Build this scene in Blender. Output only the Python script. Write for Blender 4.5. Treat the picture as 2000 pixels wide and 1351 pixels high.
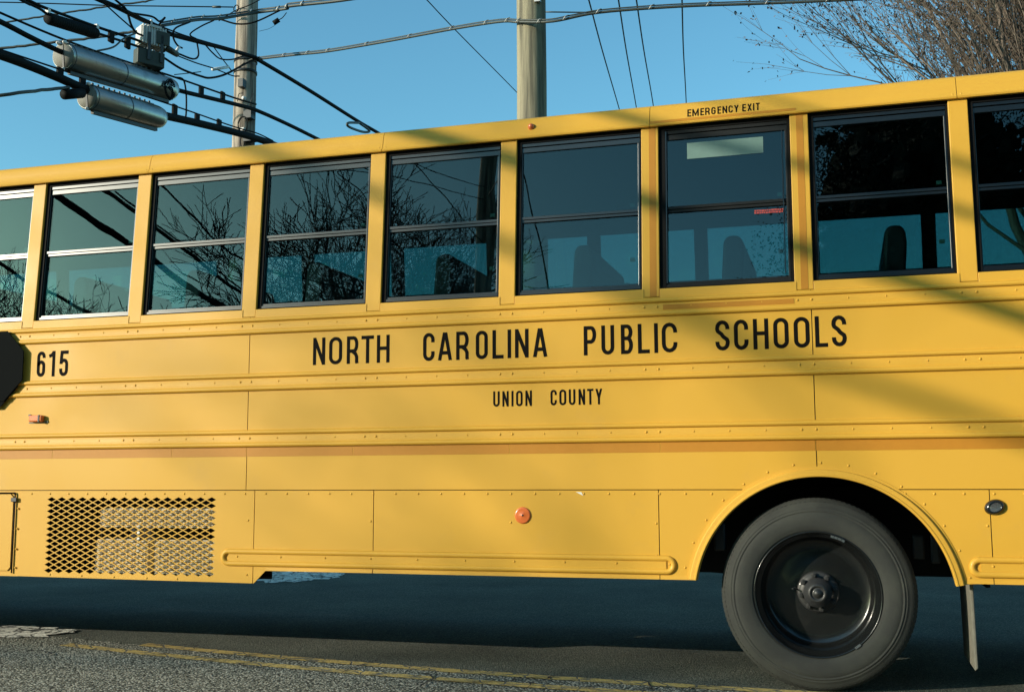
import bpy, bmesh, math, random
from mathutils import Vector, Matrix

for o in list(bpy.data.objects):
    bpy.data.objects.remove(o)
scene = bpy.context.scene
COL = scene.collection
R = math.radians

# ------------------------------------------------------------------ camera
cam_data = bpy.data.cameras.new('camera')
cam = bpy.data.objects.new('camera', cam_data)
COL.objects.link(cam)
cam_data.sensor_width = 36.0
cam_data.sensor_fit = 'HORIZONTAL'
cam_data.lens = 2192.605 / 2000.0 * 36.0
cam_data.clip_start = 0.05
cam_data.clip_end = 3000
CAM = Vector((0.0, -5.69859, 1.008437))
yaw, pitch, roll = 0.287617, 0.120553, -0.00304
fwd = Vector((-math.sin(yaw)*math.cos(pitch), math.cos(yaw)*math.cos(pitch), math.sin(pitch)))
right = Vector((math.cos(yaw), math.sin(yaw), 0))
up = right.cross(fwd)
r2 = right*math.cos(roll) + up*math.sin(roll)
u2 = -right*math.sin(roll) + up*math.cos(roll)
cam.matrix_world = Matrix(((r2.x, u2.x, -fwd.x, CAM.x), (r2.y, u2.y, -fwd.y, CAM.y), (r2.z, u2.z, -fwd.z, CAM.z), (0, 0, 0, 1)))
scene.camera = cam

# ------------------------------------------------------------------ sky, sun, exposure
SUN_AZ, SUN_EL = R(50.5), R(14.5)          # from the bus wall's normal towards the front of the bus
S = Vector((-math.sin(SUN_AZ)*math.cos(SUN_EL), -math.cos(SUN_AZ)*math.cos(SUN_EL), math.sin(SUN_EL)))
world = bpy.data.worlds.new('World')
scene.world = world
world.use_nodes = True
wn = world.node_tree.nodes
wl = world.node_tree.links
wn.clear()
w_out = wn.new('ShaderNodeOutputWorld')
w_bg = wn.new('ShaderNodeBackground')
w_sky = wn.new('ShaderNodeTexSky')
w_sky.sky_type = 'NISHITA'
w_sky.sun_disc = False
w_sky.sun_elevation = SUN_EL
w_sky.sun_rotation = math.atan2(S.x, S.y)
w_sky.altitude = 200
w_sky.air_density = 1.0
w_sky.dust_density = 1.0
w_sky.ozone_density = 1.0
w_tint = wn.new('ShaderNodeMix')
w_tint.data_type = 'RGBA'
w_tint.blend_type = 'MULTIPLY'
w_tint.inputs[0].default_value = 1.0
w_tint.inputs[7].default_value = (0.52, 0.98, 1.04, 1)       # colour film leaning to cyan
wl.new(w_sky.outputs[0], w_tint.inputs[6])
wl.new(w_tint.outputs[2], w_bg.inputs[0])
w_bg.inputs[1].default_value = 0.15
wl.new(w_bg.outputs[0], w_out.inputs[0])

sun_d = bpy.data.lights.new('sun', 'SUN')
sun = bpy.data.objects.new('sun', sun_d)
COL.objects.link(sun)
sun_d.energy = 4.1
sun_d.angle = R(0.42)
sun_d.color = (1.0, 0.90, 0.74)
sun.rotation_euler = S.to_track_quat('Z', 'Y').to_euler()

vs = scene.view_settings
vs.view_transform = 'Standard'
vs.look = 'None'
vs.gamma = 1.0
vs.use_curve_mapping = False
vs.exposure = 0.55

# ------------------------------------------------------------------ materials
def mat(name, base, rough=0.6, metal=0.0, coat=0.0, spec=0.5, var=0.0, var_scale=6.0, bump=0.0, bump_scale=200.0,
        dirt=None, dirt_scale=3.0, dirt_lo=0.5, dirt_hi=0.75, rough_var=0.0):
    m = bpy.data.materials.new(name)
    m.use_nodes = True
    nt = m.node_tree
    n, l = nt.nodes, nt.links
    b = n['Principled BSDF']
    b.inputs['Base Color'].default_value = (*base, 1)
    b.inputs['Roughness'].default_value = rough
    b.inputs['Metallic'].default_value = metal
    b.inputs['Coat Weight'].default_value = coat
    b.inputs['Coat Roughness'].default_value = 0.08
    b.inputs['Specular IOR Level'].default_value = spec
    tc = n.new('ShaderNodeTexCoord')
    col = None
    if var:
        t = n.new('ShaderNodeTexNoise')
        t.inputs['Scale'].default_value = var_scale
        t.inputs['Detail'].default_value = 6
        l.new(tc.outputs['Object'], t.inputs['Vector'])
        mx = n.new('ShaderNodeMix')
        mx.data_type = 'RGBA'
        l.new(t.outputs['Fac'], mx.inputs[0])
        mx.inputs[6].default_value = (*[c*(1-var) for c in base], 1)
        mx.inputs[7].default_value = (*[min(1, c*(1+var)) for c in base], 1)
        col = mx.outputs[2]
    if dirt:
        t = n.new('ShaderNodeTexNoise')
        t.inputs['Scale'].default_value = dirt_scale
        t.inputs['Detail'].default_value = 8
        t.inputs['Roughness'].default_value = 0.65
        l.new(tc.outputs['Object'], t.inputs['Vector'])
        mr = n.new('ShaderNodeMapRange')
        mr.inputs[1].default_value = dirt_lo
        mr.inputs[2].default_value = dirt_hi
        l.new(t.outputs['Fac'], mr.inputs[0])
        mx = n.new('ShaderNodeMix')
        mx.data_type = 'RGBA'
        l.new(mr.outputs[0], mx.inputs[0])
        if col:
            l.new(col, mx.inputs[6])
        else:
            mx.inputs[6].default_value = (*base, 1)
        mx.inputs[7].default_value = (*dirt, 1)
        col = mx.outputs[2]
    if col:
        l.new(col, b.inputs['Base Color'])
    if rough_var:
        t = n.new('ShaderNodeTexNoise')
        t.inputs['Scale'].default_value = 2.3
        t.inputs['Detail'].default_value = 5
        l.new(tc.outputs['Object'], t.inputs['Vector'])
        mr = n.new('ShaderNodeMapRange')
        mr.inputs[1].default_value = 0.3
        mr.inputs[2].default_value = 0.7
        mr.inputs[3].default_value = rough - rough_var
        mr.inputs[4].default_value = rough + rough_var
        l.new(t.outputs['Fac'], mr.inputs[0])
        l.new(mr.outputs[0], b.inputs['Roughness'])
    if bump:
        t = n.new('ShaderNodeTexNoise')
        t.inputs['Scale'].default_value = bump_scale
        t.inputs['Detail'].default_value = 3
        l.new(tc.outputs['Object'], t.inputs['Vector'])
        bp = n.new('ShaderNodeBump')
        bp.inputs['Strength'].default_value = 1.0
        bp.inputs['Distance'].default_value = bump
        l.new(t.outputs['Fac'], bp.inputs['Height'])
        l.new(bp.outputs[0], b.inputs['Normal'])
    return m

def glass_mat(name, tint, wavy=0.0007, scale=2.0, spec=0.056):
    m = bpy.data.materials.new(name)
    m.use_nodes = True
    nt = m.node_tree
    n, l = nt.nodes, nt.links
    n.clear()
    out = n.new('ShaderNodeOutputMaterial')
    tr = n.new('ShaderNodeBsdfTransparent')
    tr.inputs[0].default_value = (*tint, 1)
    gl = n.new('ShaderNodeBsdfGlossy')
    gl.inputs['Roughness'].default_value = 0.0
    gl.inputs['Color'].default_value = (0.95, 1.0, 0.97, 1)
    lw = n.new('ShaderNodeLayerWeight')
    lw.inputs['Blend'].default_value = 0.5
    pw = n.new('ShaderNodeMath')
    pw.operation = 'POWER'
    pw.inputs[1].default_value = 5.0
    l.new(lw.outputs['Facing'], pw.inputs[0])
    ma = n.new('ShaderNodeMath')
    ma.operation = 'MULTIPLY_ADD'
    ma.inputs[1].default_value = 1 - spec
    ma.inputs[2].default_value = spec
    l.new(pw.outputs[0], ma.inputs[0])
    tc = n.new('ShaderNodeTexCoord')
    mp = n.new('ShaderNodeMapping')
    mp.inputs['Scale'].default_value = (1.6, 1.0, 1.0)
    l.new(tc.outputs['Object'], mp.inputs[0])
    no = n.new('ShaderNodeTexNoise')
    no.inputs['Scale'].default_value = scale
    no.inputs['Detail'].default_value = 1.0
    l.new(mp.outputs[0], no.inputs['Vector'])
    bp = n.new('ShaderNodeBump')
    bp.inputs['Strength'].default_value = 1.0
    bp.inputs['Distance'].default_value = wavy
    l.new(no.outputs['Fac'], bp.inputs['Height'])
    l.new(bp.outputs[0], gl.inputs['Normal'])
    mx = n.new('ShaderNodeMixShader')
    l.new(ma.outputs[0], mx.inputs[0])
    l.new(tr.outputs[0], mx.inputs[1])
    l.new(gl.outputs[0], mx.inputs[2])
    l.new(mx.outputs[0], out.inputs[0])
    return m

M = {}
M['yellow'] = mat('yellow_paint', (0.60, 0.328, 0.038), 0.5, coat=0.05, spec=0.28, var=0.02, var_scale=1.3, bump=0.00015, bump_scale=60, rough_var=0.08,
                  dirt=(0.54, 0.305, 0.055), dirt_scale=3.5, dirt_lo=0.58, dirt_hi=0.9)
M['tape'] = mat('reflective_tape', (0.45, 0.190, 0.018), 0.5, spec=0.3, var=0.06, var_scale=25, bump=0.0002, bump_scale=500)
M['black_print'] = mat('black_vinyl_print', (0.006, 0.005, 0.004), 0.8, spec=0.08, var=0.3, var_scale=40)
M['alu'] = mat('aluminium_sash', (0.085, 0.085, 0.083), 0.30, metal=1.0, var=0.05, var_scale=15)
M['rubber'] = mat('black_rubber_seal', (0.005, 0.005, 0.005), 0.7, spec=0.12)
M['tyre'] = mat('dusty_tyre_rubber', (0.020, 0.022, 0.019), 0.85, var=0.3, var_scale=9, dirt=(0.038, 0.041, 0.032), dirt_scale=5, dirt_lo=0.4, dirt_hi=0.8, bump=0.0006, bump_scale=90)
M['rim'] = mat('black_gloss_rim_paint', (0.007, 0.008, 0.008), 0.24, coat=0.35, dirt=(0.018, 0.018, 0.017), dirt_scale=9, dirt_lo=0.55, dirt_hi=0.8)
M['hub'] = mat('greasy_black_hub', (0.018, 0.019, 0.019), 0.5, var=0.4, var_scale=30, coat=0.1)
M['dark'] = mat('dark_underbody', (0.010, 0.011, 0.012), 0.8, var=0.3, var_scale=8)
M['interior'] = mat('dark_interior_lining', (0.028, 0.034, 0.036), 0.8)
M['seat'] = mat('dark_seat_vinyl', (0.006, 0.008, 0.010), 0.6, var=0.2, var_scale=20)
M['ceiling'] = mat('grey_headliner', (0.06, 0.066, 0.066), 0.7)
M['amber'] = mat('amber_lens', (0.66, 0.15, 0.035), 0.25, coat=0.5, var=0.15, var_scale=60)
M['red_print'] = mat('red_print', (0.45, 0.06, 0.045), 0.5)
M['sticker'] = mat('pale_green_sticker', (0.11, 0.19, 0.165), 0.6, var=0.1, var_scale=20)
M['case_end'] = mat('dull_case_end_plate', (0.20, 0.195, 0.165), 0.75, var=0.2, var_scale=20)
M['flat_black'] = mat('flat_black_plate', (0.004, 0.005, 0.005), 0.95, spec=0.1)
M['needle'] = mat('dark_evergreen_foliage', (0.014, 0.020, 0.011), 0.8, var=0.5, var_scale=2)
M['chrome'] = mat('chrome_lens', (0.55, 0.58, 0.6), 0.12, metal=0.9)
M['flap'] = mat('dusty_mud_flap', (0.15, 0.142, 0.11), 0.85, var=0.35, var_scale=30)
M['fin'] = mat('beige_condenser_fins', (0.66, 0.59, 0.44), 0.6, var=0.15, var_scale=20)
M['white_paint'] = mat('white_chip', (0.75, 0.72, 0.62), 0.5)
M['clear_glass'] = glass_mat('tinted_window_glass', (0.40, 0.56, 0.565))
M['steel'] = mat('stainless_case', (0.36, 0.36, 0.34), 0.30, metal=0.92, var=0.12, var_scale=30, dirt=(0.16, 0.15, 0.125), dirt_scale=7, dirt_lo=0.55, dirt_hi=0.8)
M['cable'] = mat('black_cable_jacket', (0.006, 0.007, 0.007), 0.75, spec=0.15, var=0.3, var_scale=20)
M['lashed'] = mat('weathered_lashed_cable', (0.040, 0.050, 0.045), 0.55, var=0.4, var_scale=60)
M['galv'] = mat('galvanised_steel', (0.45, 0.45, 0.43), 0.5, metal=0.5, var=0.2, var_scale=30)
M['housing'] = mat('grey_cast_housing', (0.55, 0.54, 0.50), 0.6, var=0.12, var_scale=20)
M['dark_housing'] = mat('dark_green_box', (0.035, 0.042, 0.030), 0.6, var=0.3, var_scale=20)
M['white_plastic'] = mat('white_plastic', (0.72, 0.70, 0.66), 0.5)

def wood_mat(name, base, dark):
    m = bpy.data.materials.new(name)
    m.use_nodes = True
    n, l = m.node_tree.nodes, m.node_tree.links
    b = n['Principled BSDF']
    b.inputs['Roughness'].default_value = 0.85
    tc = n.new('ShaderNodeTexCoord')
    mp = n.new('ShaderNodeMapping')
    mp.inputs['Scale'].default_value = (11, 11, 0.5)
    l.new(tc.outputs['Object'], mp.inputs[0])
    t = n.new('ShaderNodeTexNoise')
    t.inputs['Scale'].default_value = 1.0
    t.inputs['Detail'].default_value = 7
    t.inputs['Roughness'].default_value = 0.65
    l.new(mp.outputs[0], t.inputs['Vector'])
    cr = n.new('ShaderNodeValToRGB')
    cr.color_ramp.elements[0].position = 0.38
    cr.color_ramp.elements[0].color = (*dark, 1)
    cr.color_ramp.elements[1].position = 0.55
    cr.color_ramp.elements[1].color = (*base, 1)
    l.new(t.outputs['Fac'], cr.inputs[0])
    l.new(cr.outputs[0], b.inputs['Base Color'])
    bp = n.new('ShaderNodeBump')
    bp.inputs['Distance'].default_value = 0.006
    l.new(t.outputs['Fac'], bp.inputs['Height'])
    l.new(bp.outputs[0], b.inputs['Normal'])
    return m
M['pole_grey'] = wood_mat('weathered_grey_pole_wood', (0.46, 0.385, 0.30), (0.10, 0.082, 0.064))
M['pole_green'] = wood_mat('greenish_treated_pole_wood', (0.29, 0.255, 0.165), (0.10, 0.09, 0.06))
M['bark'] = mat('grey_brown_bark', (0.135, 0.105, 0.078), 0.85, var=0.4, var_scale=8)
M['dark_bark'] = mat('dark_bark', (0.055, 0.045, 0.036), 0.9, var=0.3, var_scale=8)
M['leaf'] = mat('dry_brown_leaves', (0.12, 0.075, 0.05), 0.7, var=0.5, var_scale=3)

# ------------------------------------------------------------------ mesh helpers
class MB:
    def __init__(self):
        self.v, self.f, self.s = [], [], []
    def add(self, vs, fs, smooth=False):
        k = len(self.v)
        self.v += [tuple(p) for p in vs]
        self.f += [tuple(i+k for i in f) for f in fs]
        self.s += [smooth]*len(fs)
    def hexa(self, p):           # p: 8 points, 0-3 one side, 4-7 the other
        self.add(p, [(0, 3, 2, 1), (4, 5, 6, 7), (0, 1, 5, 4), (1, 2, 6, 5), (2, 3, 7, 6), (3, 0, 4, 7)])
    def box(self, x0, x1, y0, y1, z0, z1):
        self.hexa([(x0, y0, z0), (x1, y0, z0), (x1, y0, z1), (x0, y0, z1), (x0, y1, z0), (x1, y1, z0), (x1, y1, z1), (x0, y1, z1)])
    def tube(self, pts, r, sides=6, caps=True, smooth=True, half=None):
        pts = [Vector(p) for p in pts]
        n = len(pts)
        rr = r if isinstance(r, (list, tuple)) else [r]*n
        t0 = (pts[1]-pts[0]).normalized()
        a = Vector((0, 0, 1)) if abs(t0.z) < 0.9 else Vector((1, 0, 0))
        u = (a - t0*a.dot(t0)).normalized()
        vs, fs = [], []
        for i in range(n):
            if i == 0: t = (pts[1]-pts[0])
            elif i == n-1: t = (pts[-1]-pts[-2])
            else: t = (pts[i+1]-pts[i-1])
            if t.length < 1e-9: t = t0
            t = t.normalized()
            u = u - t*u.dot(t)
            if u.length < 1e-6:
                u = t.orthogonal()
            u.normalize()
            w = t.cross(u)
            for k in range(sides):
                an = 2*math.pi*k/sides
                vs.append(pts[i] + (u*math.cos(an) + w*math.sin(an))*rr[i])
        for i in range(n-1):
            for k in range(sides):
                k2 = (k+1) % sides
                fs.append((i*sides+k, i*sides+k2, (i+1)*sides+k2, (i+1)*sides+k))
        if caps:
            fs.append(tuple(range(sides-1, -1, -1)))
            fs.append(tuple((n-1)*sides+k for k in range(sides)))
        self.add(vs, fs, smooth)
    def revolve(self, prof, origin, axis, seg=48, smooth=True, closed=False):   # prof: (radius, along)
        axis = Vector(axis).normalized()
        u = axis.orthogonal().normalized()
        w = axis.cross(u)
        o = Vector(origin)
        vs, fs = [], []
        for k in range(seg):
            an = 2*math.pi*k/seg
            d = u*math.cos(an) + w*math.sin(an)
            for (rad, al) in prof:
                vs.append(o + d*rad + axis*al)
        m = len(prof)
        for k in range(seg):
            k2 = (k+1) % seg
            for i in range(m-1):
                fs.append((k*m+i, k2*m+i, k2*m+i+1, k*m+i+1))
            if closed:
                fs.append((k*m+m-1, k2*m+m-1, k2*m, k*m))
        self.add(vs, fs, smooth)
    def dome(self, c, r, h, axis=(0, -1, 0), seg=8):
        self.revolve([(0.0005, h), (r*0.6, h*0.85), (r, 0.25*h), (r*1.02, -0.001)], c, axis, seg)
    def build(self, name, material, parent=None, kind=None):
        me = bpy.data.meshes.new(name)
        me.from_pydata(self.v, [], self.f)
        me.polygons.foreach_set('use_smooth', self.s)
        me.materials.append(material)
        me.update()
        bm = bmesh.new()
        bm.from_mesh(me)
        bmesh.ops.recalc_face_normals(bm, faces=bm.faces)
        bm.to_mesh(me)
        bm.free()
        o = bpy.data.objects.new(name, me)
        COL.objects.link(o)
        if parent:
            o.parent = parent
        if kind:
            o['kind'] = kind
        return o

def bevel(o, w, seg=2, ang=40):
    md = o.modifiers.new('bevel', 'BEVEL')
    md.width = w
    md.segments = seg
    md.limit_method = 'ANGLE'
    md.angle_limit = R(ang)
    return o

def empty(name, loc=(0, 0, 0)):
    o = bpy.data.objects.new(name, None)
    o.location = loc
    o.empty_display_size = 0.2
    COL.objects.link(o)
    return o

def tag(o, label=None, cat=None, group=None, kind=None):
    if label: o['label'] = label
    if cat: o['category'] = cat
    if group: o['group'] = group
    if kind: o['kind'] = kind
    return o

def spline(pts, n=6):
    P = [Vector(p) for p in pts]
    if len(P) < 3:
        return P
    out = []
    for i in range(len(P)-1):
        p0 = P[i-1] if i else P[0]*2-P[1]
        p1, p2 = P[i], P[i+1]
        p3 = P[i+2] if i+2 < len(P) else P[-1]*2-P[-2]
        for k in range(n):
            t = k/n
            out.append(0.5*((2*p1) + (p2-p0)*t + (2*p0-5*p1+4*p2-p3)*t*t + (3*p1-p0-3*p2+p3)*t**3))
    out.append(P[-1])
    return out
# ------------------------------------------------------------------ ground and road
def asphalt(name, base, light, dark, scale, bump, rough=0.9, big=0.25, patches=None):
    m = bpy.data.materials.new(name)
    m.use_nodes = True
    n, l = m.node_tree.nodes, m.node_tree.links
    b = n['Principled BSDF']
    b.inputs['Roughness'].default_value = rough
    b.inputs['Specular IOR Level'].default_value = 0.3
    tc = n.new('ShaderNodeTexCoord')
    vo = n.new('ShaderNodeTexVoronoi')
    vo.inputs['Scale'].default_value = scale
    vo.inputs['Randomness'].default_value = 1.0
    l.new(tc.outputs['Object'], vo.inputs['Vector'])
    no = n.new('ShaderNodeTexNoise')
    no.inputs['Scale'].default_value = scale*0.35
    no.inputs['Detail'].default_value = 8
    no.inputs['Roughness'].default_value = 0.75
    l.new(tc.outputs['Object'], no.inputs['Vector'])
    sep = n.new('ShaderNodeSeparateColor')
    l.new(vo.outputs['Color'], sep.inputs[0])
    cr = n.new('ShaderNodeValToRGB')
    e = cr.color_ramp.elements
    e[0].position = 0.0
    e[0].color = (*dark, 1)
    e[1].position = 1.0
    e[1].color = (*light, 1)
    e2 = cr.color_ramp.elements.new(0.5)
    e2.color = (*base, 1)
    l.new(sep.outputs[0], cr.inputs[0])
    # dark bitumen between the stones
    mr = n.new('ShaderNodeMapRange')
    mr.inputs[1].default_value = 0.25
    mr.inputs[2].default_value = 0.75
    mr.inputs[3].default_value = 0.0
    mr.inputs[4].default_value = 0.85
    l.new(vo.outputs['Distance'], mr.inputs[0])
    mx = n.new('ShaderNodeMix')
    mx.data_type = 'RGBA'
    l.new(mr.outputs[0], mx.inputs[0])
    l.new(cr.outputs[0], mx.inputs[6])
    mx.inputs[7].default_value = (*dark, 1)
    # large scale wear
    n2 = n.new('ShaderNodeTexNoise')
    n2.inputs['Scale'].default_value = 1.1
    n2.inputs['Detail'].default_value = 5
    l.new(tc.outputs['Object'], n2.inputs['Vector'])
    m2 = n.new('ShaderNodeMapRange')
    m2.inputs[1].default_value = 0.3
    m2.inputs[2].default_value = 0.7
    m2.inputs[3].default_value = 1-big
    m2.inputs[4].default_value = 1+big
    l.new(n2.outputs['Fac'], m2.inputs[0])
    mul = n.new('ShaderNodeVectorMath')
    mul.operation = 'SCALE'
    l.new(mx.outputs[2], mul.inputs[0])
    l.new(m2.outputs[0], mul.inputs['Scale'])
    l.new(mul.outputs[0], b.inputs['Base Color'])
    ad = n.new('ShaderNodeMath')
    ad.operation = 'MULTIPLY_ADD'
    l.new(vo.outputs['Distance'], ad.inputs[0])
    ad.inputs[1].default_value = -1.0
    l.new(no.outputs['Fac'], ad.inputs[2])
    bp = n.new('ShaderNodeBump')
    bp.inputs['Strength'].default_value = 1.0
    bp.inputs['Distance'].default_value = bump
    l.new(ad.outputs[0], bp.inputs['Height'])
    l.new(bp.outputs[0], b.inputs['Normal'])
    return m

M['asphalt'] = asphalt('fine_dark_asphalt', (0.112, 0.124, 0.098), (0.235, 0.24, 0.19), (0.046, 0.054, 0.045), 130, 0.004)
M['coarse'] = asphalt('coarse_worn_asphalt', (0.25, 0.262, 0.208), (0.68, 0.67, 0.56), (0.020, 0.024, 0.020), 82, 0.010, big=0.15)

def worn_paint(name, paint, under, lo, hi, crack=5.0, crack_w=0.02, bump=0.002, wear_scale=9):
    m = bpy.data.materials.new(name)
    m.use_nodes = True
    n, l = m.node_tree.nodes, m.node_tree.links
    b = n['Principled BSDF']
    b.inputs['Roughness'].default_value = 0.8
    tc = n.new('ShaderNodeTexCoord')
    no = n.new('ShaderNodeTexNoise')
    no.inputs['Scale'].default_value = wear_scale
    no.inputs['Detail'].default_value = 9
    no.inputs['Roughness'].default_value = 0.72
    l.new(tc.outputs['Object'], no.inputs['Vector'])
    mr = n.new('ShaderNodeMapRange')
    mr.inputs[1].default_value = lo
    mr.inputs[2].default_value = hi
    l.new(no.outputs['Fac'], mr.inputs[0])
    nz = n.new('ShaderNodeTexNoise')
    nz.inputs['Scale'].default_value = 14
    nz.inputs['Detail'].default_value = 4
    l.new(tc.outputs['Object'], nz.inputs['Vector'])
    va = n.new('ShaderNodeMix')
    va.data_type = 'VECTOR'
    va.inputs[0].default_value = 0.06
    l.new(tc.outputs['Object'], va.inputs[4])
    l.new(nz.outputs['Color'], va.inputs[5])
    vo = n.new('ShaderNodeTexVoronoi')
    vo.feature = 'DISTANCE_TO_EDGE'
    vo.inputs['Scale'].default_value = crack
    l.new(va.outputs[1], vo.inputs['Vector'])
    mc = n.new('ShaderNodeMapRange')
    mc.inputs[1].default_value = crack_w
    mc.inputs[2].default_value = crack_w*2.2
    l.new(vo.outputs['Distance'], mc.inputs[0])
    mm = n.new('ShaderNodeMath')
    mm.operation = 'MULTIPLY'
    l.new(mr.outputs[0], mm.inputs[0])
    l.new(mc.outputs[0], mm.inputs[1])
    mx = n.new('ShaderNodeMix')
    mx.data_type = 'RGBA'
    l.new(mm.outputs[0], mx.inputs[0])
    mx.inputs[6].default_value = (*under, 1)
    mx.inputs[7].default_value = (*paint, 1)
    l.new(mx.outputs[2], b.inputs['Base Color'])
    bp = n.new('ShaderNodeBump')
    bp.inputs['Distance'].default_value = bump
    l.new(mm.outputs[0], bp.inputs['Height'])
    b2 = n.new('ShaderNodeBump')
    b2.inputs['Distance'].default_value = 0.006
    n3 = n.new('ShaderNodeTexNoise')
    n3.inputs['Scale'].default_value = 60
    n3.inputs['Detail'].default_value = 6
    l.new(tc.outputs['Object'], n3.inputs['Vector'])
    l.new(n3.outputs['Fac'], b2.inputs['Height'])
    l.new(bp.outputs[0], b2.inputs['Normal'])
    l.new(b2.outputs[0], b.inputs['Normal'])
    return m
M['line'] = worn_paint('worn_yellow_road_paint', (0.50, 0.36, 0.11), (0.10, 0.105, 0.09), 0.34, 0.50, crack=6.5, crack_w=0.018)
M['white_patch'] = worn_paint('cracked_white_road_paint', (0.78, 0.79, 0.70), (0.03, 0.033, 0.03), 0.40, 0.47, crack=9, crack_w=0.035, wear_scale=6)

rnd = random.Random(7)
g = MB()
g.add([(-900, -900, -0.012), (900, -900, -0.012), (900, 900, -0.012), (-900, 900, -0.012)], [(0, 1, 2, 3)])
M['grass_ground'] = mat('dry_ground', (0.10, 0.095, 0.055), 0.95, var=0.4, var_scale=0.5)
tag(g.build('ground', M['grass_ground']), kind='structure')

def line_y(x, off):            # centre line of the painted double line, slightly curved
    return 0.012 + off - 0.055*(x+0.65) + 0.0265*(x+0.65)**2 * (0.5 if x > -0.65 else 1.0)
r = MB()
r.box(-60, 60, -7.5, 9.5, -0.2, 0.0)
tag(r.build('road', M['asphalt']), kind='structure')

def strip(name, material, xs, f_lo, f_hi, z):
    m = MB()
    vs, fs = [], []
    for x in xs:
        vs += [(x, f_lo(x), z), (x, f_hi(x), z)]
    for i in range(len(xs)-1):
        fs.append((2*i, 2*i+2, 2*i+3, 2*i+1))
    m.add(vs, fs)
    return tag(m.build(name, material), kind='structure')
xs = [-30+i*0.04 for i in range(0, 1000)]
jit = {x: rnd.uniform(-0.012, 0.012) for x in xs}
strip('old_road_surface', M['coarse'], xs, lambda x: -7.5, lambda x: line_y(max(x, -5.2), 0.0)-0.02+2.2*jit[x], 0.004)
lx = [-4.75+i*0.03 for i in range(0, 330)]
j2 = {x: (rnd.uniform(-0.006, 0.006), rnd.uniform(-0.006, 0.006)) for x in lx}
strip('yellow_line', M['line'], [x for x in lx if x > -4.3], lambda x: line_y(x, -0.05)+j2[x][0], lambda x: line_y(x, 0.05)+j2[x][1], 0.008)
strip('yellow_line', M['line'], lx, lambda x: line_y(x, -0.305)+j2[x][1], lambda x: line_y(x, -0.205)+j2[x][0], 0.008)
def patch(name, cx, cy, rx, ry, rot, z, seed):
    rr = random.Random(seed)
    m = MB()
    vs = []
    for k in range(40):
        a = 2*math.pi*k/40
        q = 1 + rr.uniform(-0.22, 0.12)
        x, y = rx*q*math.cos(a), ry*q*math.sin(a)
        vs.append((cx + x*math.cos(rot) - y*math.sin(rot), cy + x*math.sin(rot) + y*math.cos(rot), z))
    m.add(vs, [tuple(range(40))])
    return tag(m.build(name, M['white_patch']), kind='structure')
patch('worn_white_marking', -5.55, 0.84, 0.52, 0.30, 0.1, 0.009, 3)
patch('worn_white_marking', -5.85, 5.5, 0.55, 0.75, 0.2, 0.005, 5)

M['crack'] = mat('crack_in_asphalt', (0.010, 0.010, 0.009), 0.95)
def crack(x, y, ang, n, seed, w=0.006):
    rr = random.Random(seed)
    vs, fs = [], []
    for i in range(n):
        ww = w*rr.uniform(0.35, 1.3)*(1-abs(2*i/(n-1)-1)**3*0.7)
        px, py = -math.sin(ang)*ww, math.cos(ang)*ww
        vs += [(x+px, y+py, 0.0115), (x-px, y-py, 0.0115)]
        ang += rr.gauss(0, 0.35)
        st = rr.uniform(0.02, 0.05)
        x, y = x+math.cos(ang)*st, y+math.sin(ang)*st
    for i in range(n-1):
        fs.append((2*i, 2*i+1, 2*i+3, 2*i+2))
    m = MB()
    m.add(vs, fs)
    tag(m.build('road_crack', M['crack']), kind='structure')
for i, (x, y, an, n) in enumerate(((-4.7, -0.15, 0.9, 24), (-3.95, 0.1, 1.2, 16), (-3.1, -0.25, 0.7, 20), (-2.6, -0.1, 1.9, 14), (-2.05, -0.2, 0.9, 22), (-1.55, -0.28, 1.5, 14), (-1.1, -0.2, 0.6, 18), (-0.8, -0.15, 1.6, 10), (-3.6, -0.3, 0.1, 26), (-2.3, 0.02, 0.0, 20), (-4.4, 0.35, 0.3, 18), (0.75, -0.2, 1.2, 12))):
    crack(x, y, an, n, 40+i)

# ------------------------------------------------------------------ the school bus
LEAN, ZB = 0.0633004, 1.761206
TL = math.tan(LEAN)
bus = empty('school_bus', (-2.9, 1.17, 0))
bus.location = (0, 0, 0)
tag(bus, 'yellow public school bus standing side-on across the road', 'school bus')
BW = 2.34                     # width of the body
X_REAR, X_FRONT = 3.4, -10.2  # body lengthened forward so its shadow covers the ground beyond

def T(x, z, out=0.0):         # a point on the inward leaning window band
    return (x, TL*(z-ZB) - out, z)
def tb(mb, x0, x1, z0, z1, o0, o1, dx=0.0):      # a slab on that band, from depth o0 (inner) to o1 (outer)
    mb.hexa([T(x0, z0, o1), T(x1, z0, o1), T(x1+dx, z1, o1), T(x0+dx, z1, o1), T(x0, z0, o0), T(x1, z0, o0), T(x1+dx, z1, o0), T(x0+dx, z1, o0)])

def plate(name, pts, y0, thick, material, parent=bus, holes=None):   # pts (x, z)
    m = MB()
    k = len(pts)
    vs = [(x, y0, z) for x, z in pts] + [(x, y0+thick, z) for x, z in pts]
    fs = [tuple(range(k)), tuple(range(2*k-1, k-1, -1))]
    for i in range(k):
        j = (i+1) % k
        fs.append((i, j, k+j, k+i))
    m.add(vs, fs)
    return m.build(name, material, parent)

AX, AZ, AR = -0.131, 0.42, 0.612          # wheel arch
def arc(a0, a1, n=24, rad=AR):
    return [(AX + rad*math.cos(R(a0+(a1-a0)*i/n)), AZ + rad*math.sin(R(a0+(a1-a0)*i/n))) for i in range(n+1)]
GAP = 0.0022
ZS = 0.968                    # the long lap seam above the skirt
th_s = math.degrees(math.asin((ZS-AZ)/AR))
th_b = math.degrees(math.asin((0.528-AZ)/AR))
TOPZ = 1.952
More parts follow.
